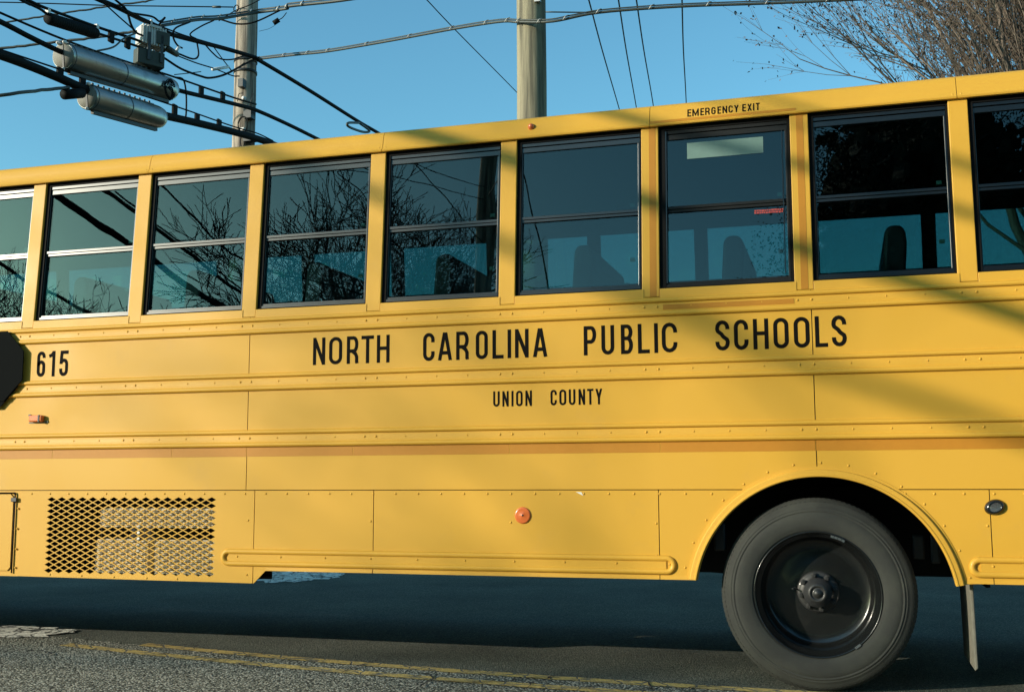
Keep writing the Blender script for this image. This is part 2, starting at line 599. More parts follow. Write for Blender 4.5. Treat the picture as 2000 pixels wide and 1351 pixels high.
# upper side sheets
seams = [X_FRONT, -9.487, -6.37, -3.2545, -0.1375, 2.98, X_REAR]
for i in range(len(seams)-1):
    a, b = seams[i]+GAP, seams[i+1]-GAP
    zb = ZS+GAP
    th = math.degrees(math.asin((zb-AZ)/AR))
    if i == 3:
        tt = math.degrees(math.acos((b-AX)/AR))
        pts = [(a, zb)] + arc(180-th, tt, 14) + [(b, TOPZ), (a, TOPZ)]
    elif i == 4:
        tt = math.degrees(math.acos((a-AX)/AR))
        pts = [(a, TOPZ)] + arc(tt, th, 14) + [(b, zb), (b, TOPZ)]
    else:
        pts = [(a, zb), (b, zb), (b, TOPZ), (a, TOPZ)]
    plate('side_panel', pts, 0.0, 0.004, M['yellow'])
# skirt sheets
zt = ZS-GAP
plate('skirt_panel', [(-2.474+GAP, 0.5255), (-0.916-GAP, 0.5255), (-0.916-GAP, zt), (-2.474+GAP, zt)], 0, 0.004, M['yellow'])
plate('skirt_panel', [(-3.198+GAP, 0.4535), (-3.192, 0.4535), (-3.118, 0.5255), (-2.474-GAP, 0.5255), (-2.474-GAP, zt), (-3.198+GAP, zt)], 0, 0.004, M['yellow'])
th = math.degrees(math.asin((zt-AZ)/AR))
plate('skirt_panel', [(-0.916+GAP, 0.5255)] + arc(180-th_b, 180-th, 10) + [(-0.916+GAP, zt)], 0, 0.004, M['yellow'])
plate('skirt_panel', [(0.635-GAP, 0.5355), (0.635-GAP, zt)] + arc(th, th_b, 10), 0, 0.004, M['yellow'])
plate('skirt_panel', [(0.635+GAP, 0.5355), (X_REAR, 0.5355), (X_REAR, zt), (0.635+GAP, zt)], 0, 0.004, M['yellow'])
# front access door with its surround
plate('skirt_panel', [(X_FRONT, 0.46), (-6.06, 0.46), (-6.06, zt), (X_FRONT, zt)], 0, 0.004, M['yellow'])
plate('skirt_panel', [(-6.055, 0.46), (-4.772-GAP, 0.46), (-4.772-GAP, zt), (-6.055, zt)], 0.006, 0.004, M['yellow'])
d = plate('access_door', [(-5.95, 0.492), (-4.845, 0.492), (-4.825, 0.512), (-4.825, 0.925), (-4.845, 0.945), (-5.95, 0.945)], -0.002, 0.006, M['yellow'])
d['label'] = 'yellow luggage door low on the side of the bus'
k = MB()
k.tube([(-4.812, -0.002, 0.478), (-4.812, -0.002, 0.95)], 0.0045, 6)
k.tube([(-4.812, -0.002, 0.952), (-5.95, -0.002, 0.952)], 0.0045, 6)
k.build('door_seal', M['rubber'], bus)
k = MB()
k.box(-4.835, -4.795, -0.012, 0.0, 0.90, 0.925)
bevel(k.build('door_latch', M['hub'], bus), 0.003)

# expanded metal grille panel: one sheet with real diamond holes
GX0, GX1, GZ0, GZ1 = -4.770, -3.198-GAP, 0.4555, zt
def grille_panel():
    bm = bmesh.new()
    def loop(pts):
        vs = [bm.verts.new((x, 0.0, z)) for x, z in pts]
        return [bm.edges.new((vs[i], vs[(i+1) % len(vs)])) for i in range(len(vs))]
    edges = loop([(GX0, GZ0+0.006), (GX1, GZ0-0.002), (GX1, GZ1), (GX0, GZ1)])
    x0, x1, z0, z1 = -4.588, -3.436, 0.481, 0.932
    nx, nz = 16, 13
    px, pz = (x1-x0)/nx, (z1-z0)/nz
    hw, hz = px*0.5-0.0060, pz*0.5-0.0032
    for j in range(nz):
        for i in range(nx):
            cx, cz = x0+px*(i+0.5), z0+pz*(j+0.5)
            edges += loop([(cx-hw, cz), (cx, cz-hz), (cx+hw, cz), (cx, cz+hz)])
    for j in range(nz-1):
        for i in range(nx-1):
            cx, cz = x0+px*(i+1), z0+pz*(j+1)
            edges += loop([(cx-hw, cz), (cx, cz-hz), (cx+hw, cz), (cx, cz+hz)])
    bmesh.ops.triangle_fill(bm, use_beauty=False, use_dissolve=False, edges=edges)
    ret = bmesh.ops.extrude_face_region(bm, geom=bm.faces[:])
    bmesh.ops.translate(bm, vec=(0, 0.007, 0), verts=[v for v in ret['geom'] if isinstance(v, bmesh.types.BMVert)])
    bmesh.ops.recalc_face_normals(bm, faces=bm.faces)
    me = bpy.data.meshes.new('grille_panel')
    bm.to_mesh(me)
    bm.free()
    me.materials.append(M['yellow'])
    o = bpy.data.objects.new('grille_panel', me)
    COL.objects.link(o)
    o.parent = bus
    o['label'] = 'skirt panel with an expanded metal diamond grille'
    return o
grille = grille_panel()
# cooling units behind the grille
k = MB()
k.box(-3.249, -2.60, 0.30, 0.32, 0.62, 1.06)  # extension added to stop sun slipping past the backing's right end
k.box(-5.6, -3.25, 0.30, 0.32, 0.45, 1.06)
k.box(-5.6, -3.25, 0.008, 0.298, 0.4625, 0.470)  # hidden tray added to stop sun through the lowest mesh rows
k.build('grille_backing_and_light_stop', M['dark'], bus)
def finned(x0, x1, z0, z1, y=0.045):
    m = MB()
    n = int((z1-z0)/0.0115)
    for i in range(n):
        z = z0+(z1-z0)*i/n
        m.hexa([(x0, y, z), (x1, y, z), (x1, y, z+0.0045), (x0, y, z+0.0045), (x0, y+0.02, z+0.004), (x1, y+0.02, z+0.004), (x1, y+0.02, z+0.0085), (x0, y+0.02, z+0.0085)])
    q = MB()
    q.box(x0-0.003, x1, y+0.0215, y+0.10, z0, z1)
    cu = q.build('cooling_unit', M['fin'], bus)
    m.build('fin', M['fin'], cu, 'stuff')
    return cu
finned(-4.24, -3.39, 0.755, 0.862)
finned(-4.265, -3.91, 0.49, 0.682)
finned(-3.865, -3.39, 0.49, 0.682)
k = MB()
k.box(-3.99, -3.972, 0.05, 0.09, 0.60, 0.77)
k.build('bracket', M['galv'], bus)

# wheel arch flange swept along the opening
prof = [(0.660, 0.001), (0.6595, -0.004), (0.6465, -0.005), (0.6445, -0.017), (0.641, -0.0195), (0.623, -0.0215), (0.620, -0.025), (0.613, -0.0255), (0.610, -0.023), (0.609, 0.0), (0.609, 0.035)]
m = MB()
vs, fs = [], []
NA = 72
for i in range(NA+1):
    a = R(9.6 + (180-19.4)*i/NA)
    for (rad, y) in prof:
        vs.append((AX+rad*math.cos(a), y, AZ+rad*math.sin(a)))
P_ = len(prof)
for i in range(NA):
    for j in range(P_-1):
        fs.append((i*P_+j, (i+1)*P_+j, (i+1)*P_+j+1, i*P_+j+1))
m.add(vs, fs, True)
ao = m.build('wheel_arch', M['yellow'], bus)
ao.modifiers.new('split', 'EDGE_SPLIT').split_angle = R(28)

# horizontal rub rails: two half round beads with a flat web
def rail_profile(z_hi, z_lo):
    # returns (y, z) from top to bottom
    p = [(0.001, z_hi+0.028)]
    for i in range(9):
        a = math.pi*i/8
        p.append((-0.002-0.0135*math.sin(a), z_hi+0.0135+0.0125*math.cos(a)))
    p.append((-0.0035, z_hi-0.001))
    p.append((-0.0035, z_lo+0.030))
    for i in range(9):
        a = math.pi*i/8
        p.append((-0.0035-0.0135*math.sin(a), z_lo+0.0140+0.0135*math.cos(a)))
    p.append((0.001, z_lo-0.0005))
    return p
rails = [(1.921, 1.852), (1.6005, 1.5275), (1.279, 1.2085)]
POSTS = [-4.797, -4.035, -3.272, -2.4975, -1.719, -0.9385, -0.169, 0.5925]
ALLP = [-4.797-0.77*i for i in (6, 5, 4, 3, 2, 1)] + POSTS + [0.5925+0.77*i for i in (1, 2, 3)]
for zi, (zh, zl) in enumerate(rails):
    p = rail_profile(zh, zl)
    m = MB()
    xs_ = [X_FRONT, -5.0, -2.0, 1.0, X_REAR]
    vs = [(x, y, z) for x in xs_ for (y, z) in p]
    q = len(p)
    fs = [(i*q+j, (i+1)*q+j, (i+1)*q+j+1, i*q+j+1) for i in range(len(xs_)-1) for j in range(q-1)]
    m.add(vs, fs, True)
    rl = m.build('rub_rail', M['yellow'], bus)
    em = rl.modifiers.new('split', 'EDGE_SPLIT')
    em.split_angle = R(50)
    rv = MB()
    for x in ALLP:
        for dx in (-0.034, 0.034):
            rv.dome((x+dx, -0.0035, (zh+zl)/2+0.016), 0.0068, 0.0042)
        for f in (0.27, 0.5, 0.73):
            rv.dome((x+0.77*f, -0.0035, (zh+zl)/2+0.016), 0.005, 0.003)
    rv.build('rivet', M['yellow'], rl, 'stuff')

# skirt rails: a closed loop bead with domed ends
def skirt_rail(x0, x1, zc, hh):
    m = MB()
    rad = hh
    pts = []
    for i in range(17):
        a = math.pi/2 + math.pi*i/16
        pts.append((x0+rad+rad*math.cos(a), 0.0, zc+rad*math.sin(a)))
    for i in range(17):
        a = -math.pi/2 + math.pi*i/16
        pts.append((x1-rad+rad*math.cos(a), 0.0, zc+rad*math.sin(a)))
    pts.append(pts[0])
    m.tube(pts, 0.0150, 12, caps=False)
    o = m.build('skirt_rail', M['yellow'], bus)
    w = MB()
    w.box(x0+rad*1.1, x1-rad*1.1, -0.005, 0.002, zc-hh+0.004, zc+hh-0.004)
    w.build('rail_web', M['yellow'], o)
    rv = MB()
    x = x0+0.09
    while x < x1:
        rv.dome((x, -0.005, zc+0.006), 0.006, 0.004)
        x += 0.115 if rnd.random() < 0.3 else 0.27
    rv.build('rivet', M['yellow'], o, 'stuff')
    return o
skirt_rail(-3.386, -0.846, 0.594, 0.033)
skirt_rail(0.545, 3.3, 0.609, 0.033)
# folded bottom lip of the skirt
m = MB()
for (a, b, z) in ((-3.12, -2.477, 0.5255), (-2.472, -0.918, 0.5255), (-0.914, -0.735, 0.5255), (0.475, 0.633, 0.5355), (0.637, X_REAR, 0.5355)):
    m.hexa([(a, -0.0035, z-0.002), (b, -0.0035, z-0.002), (b, -0.001, z+0.016), (a, -0.001, z+0.016), (a, 0.03, z-0.002), (b, 0.03, z-0.002), (b, 0.03, z+0.012), (a, 0.03, z+0.012)])
m.build('skirt_lip', M['yellow'], bus)

# rivets of the lap seam and the arch
rv = MB()
x = -6.0
while x < 3.2:
    if abs(x-AX) > 0.36:
        rv.dome((x, 0.0, ZS-0.020), 0.0062, 0.004)
    x += 0.1305
for (x, z) in ((-4.79, 0.86), (-4.79, 0.74), (-4.79, 0.62), (-4.79, 0.51), (-3.236, 0.80), (-3.236, 0.50), (-3.68, 0.468), (-3.88, 0.468), (-4.1, 0.469), (-4.32, 0.472), (-4.54, 0.475),
               (-0.93, 0.80), (-0.93, 0.64), (0.62, 0.80), (-1.695, 0.80), (-2.49, 0.8)):
    rv.dome((x, 0.0, z), 0.0062, 0.004)
for a in range(12, 172, 11):
    rv.dome((AX+0.678*math.cos(R(a)), 0.0, AZ+0.678*math.sin(R(a))), 0.006, 0.004)
rv.build('rivet', M['yellow'], bus, 'stuff')
k = MB()
for x_, za_ in ((-3.198, 0.46), (-2.474, 0.53), (-0.916, 0.53), (0.635, 0.54)):
    k.box(x_-0.02, x_+0.02, 0.0055, 0.008, za_, 0.96)  # strips added to stop slivers of sun through the seam gaps
k.build('seam_light_stop', M['dark'], bus)
# paint chip under the seam
k = MB()
k.add([(-1.345, -0.0012, 0.958), (-1.315, -0.0012, 0.956), (-1.305, -0.0012, 0.938), (-1.322, -0.0012, 0.946)], [(0, 1, 2, 3)])
k.build('paint_chip', M['white_paint'], bus)

# reflective tape
k = MB()
edges_ = [X_FRONT+0.02, -6.6, -6.0, -5.23, -4.56, -3.74, -3.257, -2.6, -1.7, -0.9, -0.140, 0.9, 1.8, X_REAR-0.02]
for a, b in zip(edges_[:-1], edges_[1:]):
    k.box(a+0.002, b-0.002, -0.0012, 0.001, 1.1565, 1.2065)
k.build('reflective_tape', M['tape'], bus)
k = MB()
k.box(-0.874, -0.220, -0.0055, -0.003, 1.886, 1.911)
k.build('reflective_tape', M['tape'], bus)

# lettering ------------------------------------------------------------------
def rrect(w, h, s, q=None):    # rounded loop centred on stroke
    x0, x1, y0, y1 = s/2, w-s/2, s/2, h-s/2
    r_ = min((x1-x0)/2, 0.24) if q is None else q
    pts = []
    for (cx, cy, a0) in ((x1-r_, y0+r_, -90), (x1-r_, y1-r_, 0), (x0+r_, y1-r_, 90), (x0+r_, y0+r_, 180)):
        for i in range(7):
            a = R(a0+90*i/6)
            pts.append((cx+r_*math.cos(a), cy+r_*math.sin(a)))
    return pts
def arcp(cx, cy, rx, ry, a0, a1, n=8):
    return [(cx+rx*math.cos(R(a0+(a1-a0)*i/n)), cy+ry*math.sin(R(a0+(a1-a0)*i/n))) for i in range(n+1)]
def glyph(c, w, s):
    """strokes of a condensed grotesque capital of height 1: (points, closed)"""
    x0, x1, h = s/2, w-s/2, 1.0
    y0, y1 = s/2, 1-s/2
    rx = (x1-x0)/2
    cx = w/2
    ry = min(0.24, rx*1.15)
    if c in 'O':
        return [(rrect(w, 1, s), True)]
    if c == 'C':
        return [([(x1, 0.66)] + arcp(cx, y1-ry, rx, ry, 0, 180) + arcp(cx, y0+ry, rx, ry, 180, 360) + [(x1, 0.34)], False)]
    if c == 'G':
        return [([(x1, 0.68)] + arcp(cx, y1-ry, rx, ry, 0, 180) + arcp(cx, y0+ry, rx, ry, 180, 360) + [(x1, 0.5), (cx, 0.5)], False)]
    if c == 'U':
        return [([(x0, 1), (x0, y0+ry)] + arcp(cx, y0+ry, rx, ry, 180, 360)[1:] + [(x1, 1)], False)]
    if c == 'S':
        ym = 0.5
        return [([(x1, 0.70), (x1, y1-ry)] + arcp(cx, y1-ry, rx, ry, 0, 180)[1:] + [(x0, 0.70), (x0+0.02, 0.64), (cx-0.03, 0.545), (cx+0.03, 0.455), (x1-0.02, 0.36), (x1, 0.30)] + arcp(cx, y0+ry, rx, ry, 0, -180) + [(x0, 0.30)], False)]
    if c == 'H':
        return [([(x0, 0), (x0, 1)], False), ([(x1, 0), (x1, 1)], False), ([(x0, 0.52), (x1, 0.52)], False)]
    if c == 'I':
        return [([(w/2, 0), (w/2, 1)], False)]
    if c == 'L':
        return [([(x0, 1), (x0, y0), (w, y0)], False)]
    if c == 'T':
        return [([(0, y1), (w, y1)], False), ([(cx, 0), (cx, y1)], False)]
    if c == 'E':
        return [([(w, y1), (x0, y1), (x0, y0), (w, y0)], False), ([(x0, 0.52), (w*0.92, 0.52)], False)]
    if c == 'N':
        return [([(x0, 0), (x0, 1)], False), ([(x1, 0), (x1, 1)], False), ([(x0, 1-s*0.3), (x1, s*0.3)], False)]
    if c == 'M':
        return [([(x0, 0), (x0, 1)], False), ([(x1, 0), (x1, 1)], False), ([(x0, 1-s*0.4), (cx, 0.12), (x1, 1-s*0.4)], False)]
    if c == 'A':
        return [([(x0, 0), (cx-s*0.12, 1)], False), ([(x1, 0), (cx+s*0.12, 1)], False), ([(x0+0.06, 0.27), (x1-0.06, 0.27)], False)]
    if c == 'Y':
        return [([(x0, 1), (cx, 0.42)], False), ([(x1, 1), (cx, 0.42)], False), ([(cx, 0), (cx, 0.46)], False)]
    if c == 'X':
        return [([(x0, 0), (x1, 1)], False), ([(x1, 0), (x0, 1)], False)]
    if c in 'PR':
        r_ = 0.2 if rx > 0.1 else rx
        ym = 0.46
        bowl = [(x0, ym), (x1-0.12, ym)] + arcp(x1-0.12, (ym+y1)/2, 0.12, (y1-ym)/2, -90, 90) + [(x0, y1)]
        g_ = [([(x0, 0), (x0, 1)], False), (bowl, False)]
        if c == 'R':
            g_.append(([(cx-0.02, ym), (x1-0.05, 0.36), (x1, 0.25), (x1, 0.06), (x1+0.02, 0)], False))
        return g_
    if c == 'B':
        b1 = [(x0, 0.53), (x1-0.13, 0.53)] + arcp(x1-0.13, (0.53+y1)/2, 0.12, (y1-0.53)/2, -90, 90) + [(x0, y1)]
        b2 = [(x0, y0), (x1-0.12, y0)] + arcp(x1-0.12, (0.53+y0)/2, 0.12, (0.53-y0)/2, -90, 90) + [(x0, 0.53)]
        return [([(x0, 0), (x0, 1)], False), (b1, False), (b2, False)]
    if c == '6':
        return [([(x1, 0.74), (x1, y1-ry)] + arcp(cx, y1-ry, rx, ry, 0, 180) + arcp(cx, y0+ry, rx, ry, 180, 360) + arcp(cx, 0.58-ry, rx, ry, 0, 180), False)]
    if c == '1':
        return [([(x1, 0), (x1, 1)], False), ([(0.0, 0.80), (x1*0.6, 0.84), (x1, 0.96)], False)]
    if c == '5':
        return [([(w, y1), (x0+0.03, y1), (x0, 0.475)], False), (arcp(cx, 0.62-ry, rx, ry, 165, 0) + arcp(cx, y0+ry, rx, ry, 0, -180) + [(x0, 0.30)], False)]
    return []
def stroke_quads(pts, closed, s):
    P = [Vector((a, b)) for a, b in pts]
    n = len(P)
    L, Rr = [], []
    for i in range(n):
        if closed:
            d0 = (P[i]-P[i-1]).normalized(); d1 = (P[(i+1) % n]-P[i]).normalized()
        else:
            d0 = (P[i]-P[i-1]).normalized() if i else (P[1]-P[0]).normalized()
            d1 = (P[i+1]-P[i]).normalized() if i < n-1 else d0
        n0 = Vector((-d0.y, d0.x)); n1 = Vector((-d1.y, d1.x))
        mm = (n0+n1)
        mm = mm.normalized() if mm.length > 1e-6 else n0
        k_ = s/2/max(0.35, mm.dot(n0))
        L.append(P[i]+mm*k_); Rr.append(P[i]-mm*k_)
    return L, Rr
def letters(mb, text, spans, z0, z1, to3d, s=0.128):
    """spans: (x_left, x_right) of each letter in metres"""
    h = z1-z0
    lay = 0
    for c, (a, b) in zip(text, spans):
        w = (b-a)/h
        for (pts, closed) in glyph(c, w, s):
            lay += 1
            pts = [p for i_, p in enumerate(pts) if i_ == 0 or math.hypot(p[0]-pts[i_-1][0], p[1]-pts[i_-1][1]) > 1e-3]
            if closed and math.hypot(pts[0][0]-pts[-1][0], pts[0][1]-pts[-1][1]) < 1e-3:
                pts = pts[:-1]
            L, Rr = stroke_quads(pts, closed, s)
            n = len(pts)
            off = 0.0008 + 0.00004*(lay % 5)
            vs = [to3d(a+p.x*h, z0+min(1, max(0, p.y))*h, off) for p in L] + [to3d(a+p.x*h, z0+min(1, max(0, p.y))*h, off) for p in Rr]
            fs = [(i, (i+1) % n, n+(i+1) % n, n+i) for i in range(n if closed else n-1)]
            mb.add(vs, fs)
wall3d = lambda x, z, o: (x, -o, z)
lean3d = lambda x, z, o: T(x, z, o)
WORDS = [('NORTH', [(-2.853, -2.778), (-2.754, -2.674), (-2.646, -2.576), (-2.558, -2.483), (-2.465, -2.389)]),
         ('CAROLINA', [(-2.192, -2.125), (-2.106, -2.024), (-2.001, -1.929), (-1.889, -1.821), (-1.795, -1.733), (-1.71, -1.691), (-1.669, -1.594), (-1.57, -1.491)]),
         ('PUBLIC', [(-1.294, -1.227), (-1.2, -1.132), (-1.097, -1.034), (-1.008, -0.947), (-0.925, -0.902), (-0.884, -0.805)]),
         ('SCHOOLS', [(-0.612, -0.541), (-0.519, -0.448), (-0.424, -0.349), (-0.325, -0.251), (-0.226, -0.15), (-0.124, -0.064), (-0.045, 0.025)]),
         ]
WORDS2 = [('UNION', [(-1.791, -1.755), (-1.74, -1.705), (-1.689, -1.679), (-1.664, -1.628), (-1.613, -1.577)]),
          ('COUNTY', [(-1.476, -1.442), (-1.428, -1.391), (-1.377, -1.342), (-1.325, -1.29), (-1.279, -1.246), (-1.235, -1.199)])]
SPAN615 = [(-4.702, -4.642), (-4.616, -4.572), (-4.54, -4.478)]
SP_EM = [(-0.736, -0.716), (-0.71, -0.677), (-0.668, -0.649), (-0.643, -0.62), (-0.611, -0.589), (-0.579, -0.56), (-0.553, -0.529), (-0.522, -0.5), (-0.493, -0.47)]
SP_EX = [(-0.451, -0.433), (-0.425, -0.403), (-0.396, -0.39), (-0.382, -0.362)]

for word, spans in WORDS:
    k = MB()
    letters(k, word, spans, 1.6635, 1.8175, wall3d)
    k.build('lettering', M['black_print'], bus)['label'] = 'black lettering reading ' + word
for word, spans in WORDS2:
    k = MB()
    letters(k, word, spans, 1.4065, 1.4885, wall3d, s=0.135)
    k.build('lettering', M['black_print'], bus)['label'] = 'small black lettering reading ' + word
k = MB()
letters(k, '615', SPAN615, 1.651, 1.806, wall3d, s=0.135)
k.build('bus_number', M['black_print'], bus)['label'] = 'black number 615'

# window band --------------------------------------------------------------------
Z_SILL, Z_HEAD = 1.998, 2.882
HW = 0.0455
for i, x in enumerate(ALLP):
    m = MB()
    tb(m, x-HW, x+HW, 1.955, Z_HEAD+0.01, -0.06, 0.004)
    po = bevel(m.build('window_post', M['yellow'], bus), 0.0035)
    if abs(x+0.9385) < 0.01 or abs(x+0.169) < 0.01:
        k = MB()
        xo = 0.010 if x < -0.5 else 0.0
        tb(k, x-0.014+xo, x+0.021+xo, 1.958, 2.879, 0.003, 0.0052)
        k.build('reflective_tape', M['tape'], po)
# sill ledges, windows
def window(xa, xb, emergency=False, has=True):
    """xa, xb: faces of the posts on both sides"""
    s = MB()
    tb(s, xa+0.001, xb+0.010, 1.949, Z_SILL, -0.02, 0.007)
    bevel(s.build('window_sill', M['yellow'], bus), 0.002)
    wz0, wz1 = Z_SILL, Z_HEAD
    f = MB()                       # rubber surround, recessed
    t = 0.030 if emergency else 0.020
    tb(f, xa, xa+t+0.004, wz0, wz1, -0.05, -0.012)
    tb(f, xb-t*0.5, xb, wz0, wz1, -0.05, -0.012)
    tb(f, xa+t+0.004, xb-t*0.5, wz1-0.024, wz1, -0.05, -0.012)
    tb(f, xa+t+0.004, xb-t*0.5, wz0, wz0+0.008, -0.05, -0.010)
    win = f.build('window', M['rubber'], bus)
    if emergency:
        win['label'] = 'push out emergency exit window with a wide black surround'
    a, b = xa+t+0.004, xb-t*0.5
    sm = M['rubber_sash'] if emergency else M['alu']
    h = MB()
    tb(h, a, b, 2.838, wz1-0.024, -0.050, -0.018)
    tb(h, a, b, 2.806, 2.834, -0.050, -0.021)
    tb(h, a+0.001, a+0.006, wz0+0.03, 2.806, -0.05, -0.019)
    tb(h, b-0.012, b-0.001, wz0+0.03, 2.806, -0.05, -0.019)
    tb(h, a, b, 2.424, 2.440, -0.045, -0.020)
    tb(h, a, b, 2.408, 2.4235, -0.045, -0.026)
    tb(h, a, b, wz0+0.008, wz0+0.022, -0.055, -0.014)
    tb(h, a, b, wz0+0.022, wz0+0.034, -0.055, -0.020)
    bevel(h.build('sash_frame', sm, win), 0.0015)
    if emergency:
        e = MB()
        tb(e, a+0.002, a+0.007, wz0+0.03, wz1-0.03, -0.018, -0.010)
        tb(e, b-0.030, b-0.025, wz0+0.05, wz1-0.08, -0.018, -0.010)
        e.build('bright_strip', M['alu'], win)
    g1 = MB()
    tb(g1, a, b, 2.440, 2.806, -0.034, -0.029)
    g1.build('window_pane', M['clear_glass'], win)
    g2 = MB()
    tb(g2, a, b, wz0+0.034, 2.408, -0.042, -0.037)
    g2.build('window_pane', M['clear_glass'], win)
    la = MB()
    for zz in (2.40, 2.10):
        tb(la, b-0.06, b-0.035, zz+0.06, zz+0.08, -0.05, -0.043)
    la.build('sash_latch', M['sticker'], win)
    return win
M['rubber_sash'] = mat('dark_anodised_sash', (0.012, 0.013, 0.013), 0.5, spec=0.2)
for i in range(len(ALLP)-1):
    em = abs(ALLP[i]+0.9385) < 0.01
    wn_ = window(ALLP[i]+HW, ALLP[i+1]-HW, em)
    if em:
        k = MB()
        tb(k, -0.745, -0.352, 2.695, 2.783, -0.0285, -0.0275)
        k.build('instruction_sticker', M['sticker'], wn_)
        k = MB()
        for r0 in (2.372, 2.384):
            x = -0.405
            while x < -0.262:
                w_ = rnd.uniform(0.006, 0.014)
                tb(k, x, x+w_, r0+rnd.uniform(-0.001, 0.001), r0+0.007+rnd.uniform(0, 0.002), -0.0365, -0.0360)
                x += w_+0.003
        k.build('warning_sticker', M['red_print'], wn_, 'stuff')

# roof -----------------------------------------------------------------------------
roof_prof = [(0.060, 2.876), (0.047, 2.878), (0.044, 2.886), (0.051, 2.893), (0.060, 2.905), (0.067, 2.940), (0.075, 2.972), (0.084, 2.991), (0.097, 3.0015), (0.115, 3.0095), (0.15, 3.0225), (0.2, 3.0395), (0.3, 3.071), (0.5, 3.112), (0.8, 3.142), (1.17, 3.152)]
full = roof_prof + [(BW-y, z) for (y, z) in reversed(roof_prof[:-1])]
rs = [X_FRONT, -8.6, -7.065, -5.535, -4.003, -2.470, -0.9365, 0.590, 2.12, X_REAR]
for a, b in zip(rs[:-1], rs[1:]):
    m = MB()
    q = len(full)
    vs = []
    for x in (a+0.0015, b-0.0015):
        for (y, z) in full:
            vs.append((x, y, z))
    fs = [(j, q+j, q+j+1, j+1) for j in range(q-1)]
    m.add(vs, fs, True)
    ro = m.build('roof_panel', M['yellow'], bus)
    sd = ro.modifiers.new('thick', 'SOLIDIFY')
    sd.thickness = 0.004
    sd.offset = -1
    ro.modifiers.new('split', 'EDGE_SPLIT').split_angle = R(38)
    rv = MB()
    rv.dome((a+0.02, 0.058, 2.9), 0.006, 0.004, (0, -1, 0.2))
    rv.dome((b-0.02, 0.058, 2.9), 0.006, 0.004, (0, -1, 0.2))
    rv.build('rivet', M['yellow'], ro, 'stuff')
m = MB()      # lap strip covering the joints from inside
for x in rs[1:-1]:
    q = len(full)
    vs = []
    for xx in (x-0.03, x+0.03):
        for (y, z) in full[3:-3]:
            c = 0.985
            vs.append((xx, BW/2+(y-BW/2)*0.994, z-0.006))
    q = len(full[3:-3])
    m.add(vs, [(j, q+j, q+j+1, j+1) for j in range(q-1)], True)
m.build('roof_bow', M['dark'], bus)
def lean_up(x, z, o):
    # point on the lower cove of the roof (between z 2.905 and 2.966)
    y = 0.060+(z-2.905)/0.035*0.007 if z < 2.94 else 0.067+(z-2.94)/0.032*0.008
    return (x, y-o-0.0008, z)
k = MB()
letters(k, 'EMERGENCY', SP_EM, 2.916, 2.958, lean_up, s=0.15)
letters(k, 'EXIT', SP_EX, 2.916, 2.958, lean_up, s=0.15)
k.build('lettering', M['black_print'], bus)['label'] = 'black lettering reading EMERGENCY EXIT'
k = MB()
k.hexa([(-0.933, 0.0488, 2.893), (-0.181, 0.0488, 2.893), (-0.181, 0.0592, 2.909), (-0.933, 0.0592, 2.909), (-0.933, 0.056, 2.893), (-0.181, 0.056, 2.893), (-0.181, 0.066, 2.909), (-0.933, 0.066, 2.909)])
k.build('reflective_tape', M['tape'], bus)
k = MB()
k.revolve([(0.0005, 0.022), (0.010, 0.020), (0.017, 0.010), (0.019, 0.0), (0.02, -0.01)], (-1.592, 0.070, 2.944), (0, -1, 0.25), 16)
k.build('clearance_lamp', M['amber'], bus)

# far side, floor, ends, interior ---------------------------------------------------------
k = MB()
k.box(X_FRONT, X_REAR, 0.03, BW-0.03, 1.08, 1.12)
k.build('floor', M['dark'], bus)
k = MB()
k.box(X_FRONT, X_REAR, 0.02, 0.045, 1.12, 1.955)
k.build('inner_wall', M['interior'], bus)
k = MB()
k.box(X_FRONT, X_REAR, BW-0.03, BW, 0.53, 1.998)
k.build('far_wall', M['yellow'], bus)
k = MB()
for x in ALLP:
    k.hexa([(x-HW, BW, 1.998), (x+HW, BW, 1.998), (x+HW, BW-0.08, 2.885), (x-HW, BW-0.08, 2.885), (x-HW, BW-0.05, 1.998), (x+HW, BW-0.05, 1.998), (x+HW, BW-0.13, 2.885), (x-HW, BW-0.13, 2.885)])
k.build('far_window_post', M['interior'], bus)
for i in range(len(ALLP)-1):
    a, b = ALLP[i]+HW+0.02, ALLP[i+1]-HW-0.02
    f = MB()
    yy = lambda z: BW-0.03-(z-1.998)*0.09
    for (za, zb_) in ((1.998, 2.03), (2.41, 2.435), (2.80, 2.885)):
        f.hexa([(a-0.02, yy(za), za), (b+0.02, yy(za), za), (b+0.02, yy(zb_), zb_), (a-0.02, yy(zb_), zb_), (a-0.02, yy(za)-0.02, za), (b+0.02, yy(za)-0.02, za), (b+0.02, yy(zb_)-0.02, zb_), (a-0.02, yy(zb_)-0.02, zb_)])
    fw = f.build('far_window', M['interior'], bus)
    gl = MB()
    for (za, zb_) in ((2.03, 2.41), (2.435, 2.80)):
        gl.hexa([(a-0.02, yy(za)-0.006, za), (b+0.02, yy(za)-0.006, za), (b+0.02, yy(zb_)-0.006, zb_), (a-0.02, yy(zb_)-0.006, zb_), (a-0.02, yy(za)-0.011, za), (b+0.02, yy(za)-0.011, za), (b+0.02, yy(zb_)-0.011, zb_), (a-0.02, yy(zb_)-0.011, zb_)])
    gl.build('window_pane', M['clear_glass'], fw)
m = MB()
cp = [(0.10, 2.885), (0.13, 2.94), (0.22, 3.0), (0.5, 3.07), (1.17, 3.11), (BW-0.5, 3.07), (BW-0.22, 3.0), (BW-0.13, 2.94), (BW-0.10, 2.885)]
vs = [(x, y, z) for x in (X_FRONT+0.02, X_REAR-0.02) for (y, z) in cp]
m.add(vs, [(j, len(cp)+j, len(cp)+j+1, j+1) for j in range(len(cp)-1)], True)
m.build('headliner', M['ceiling'], bus)
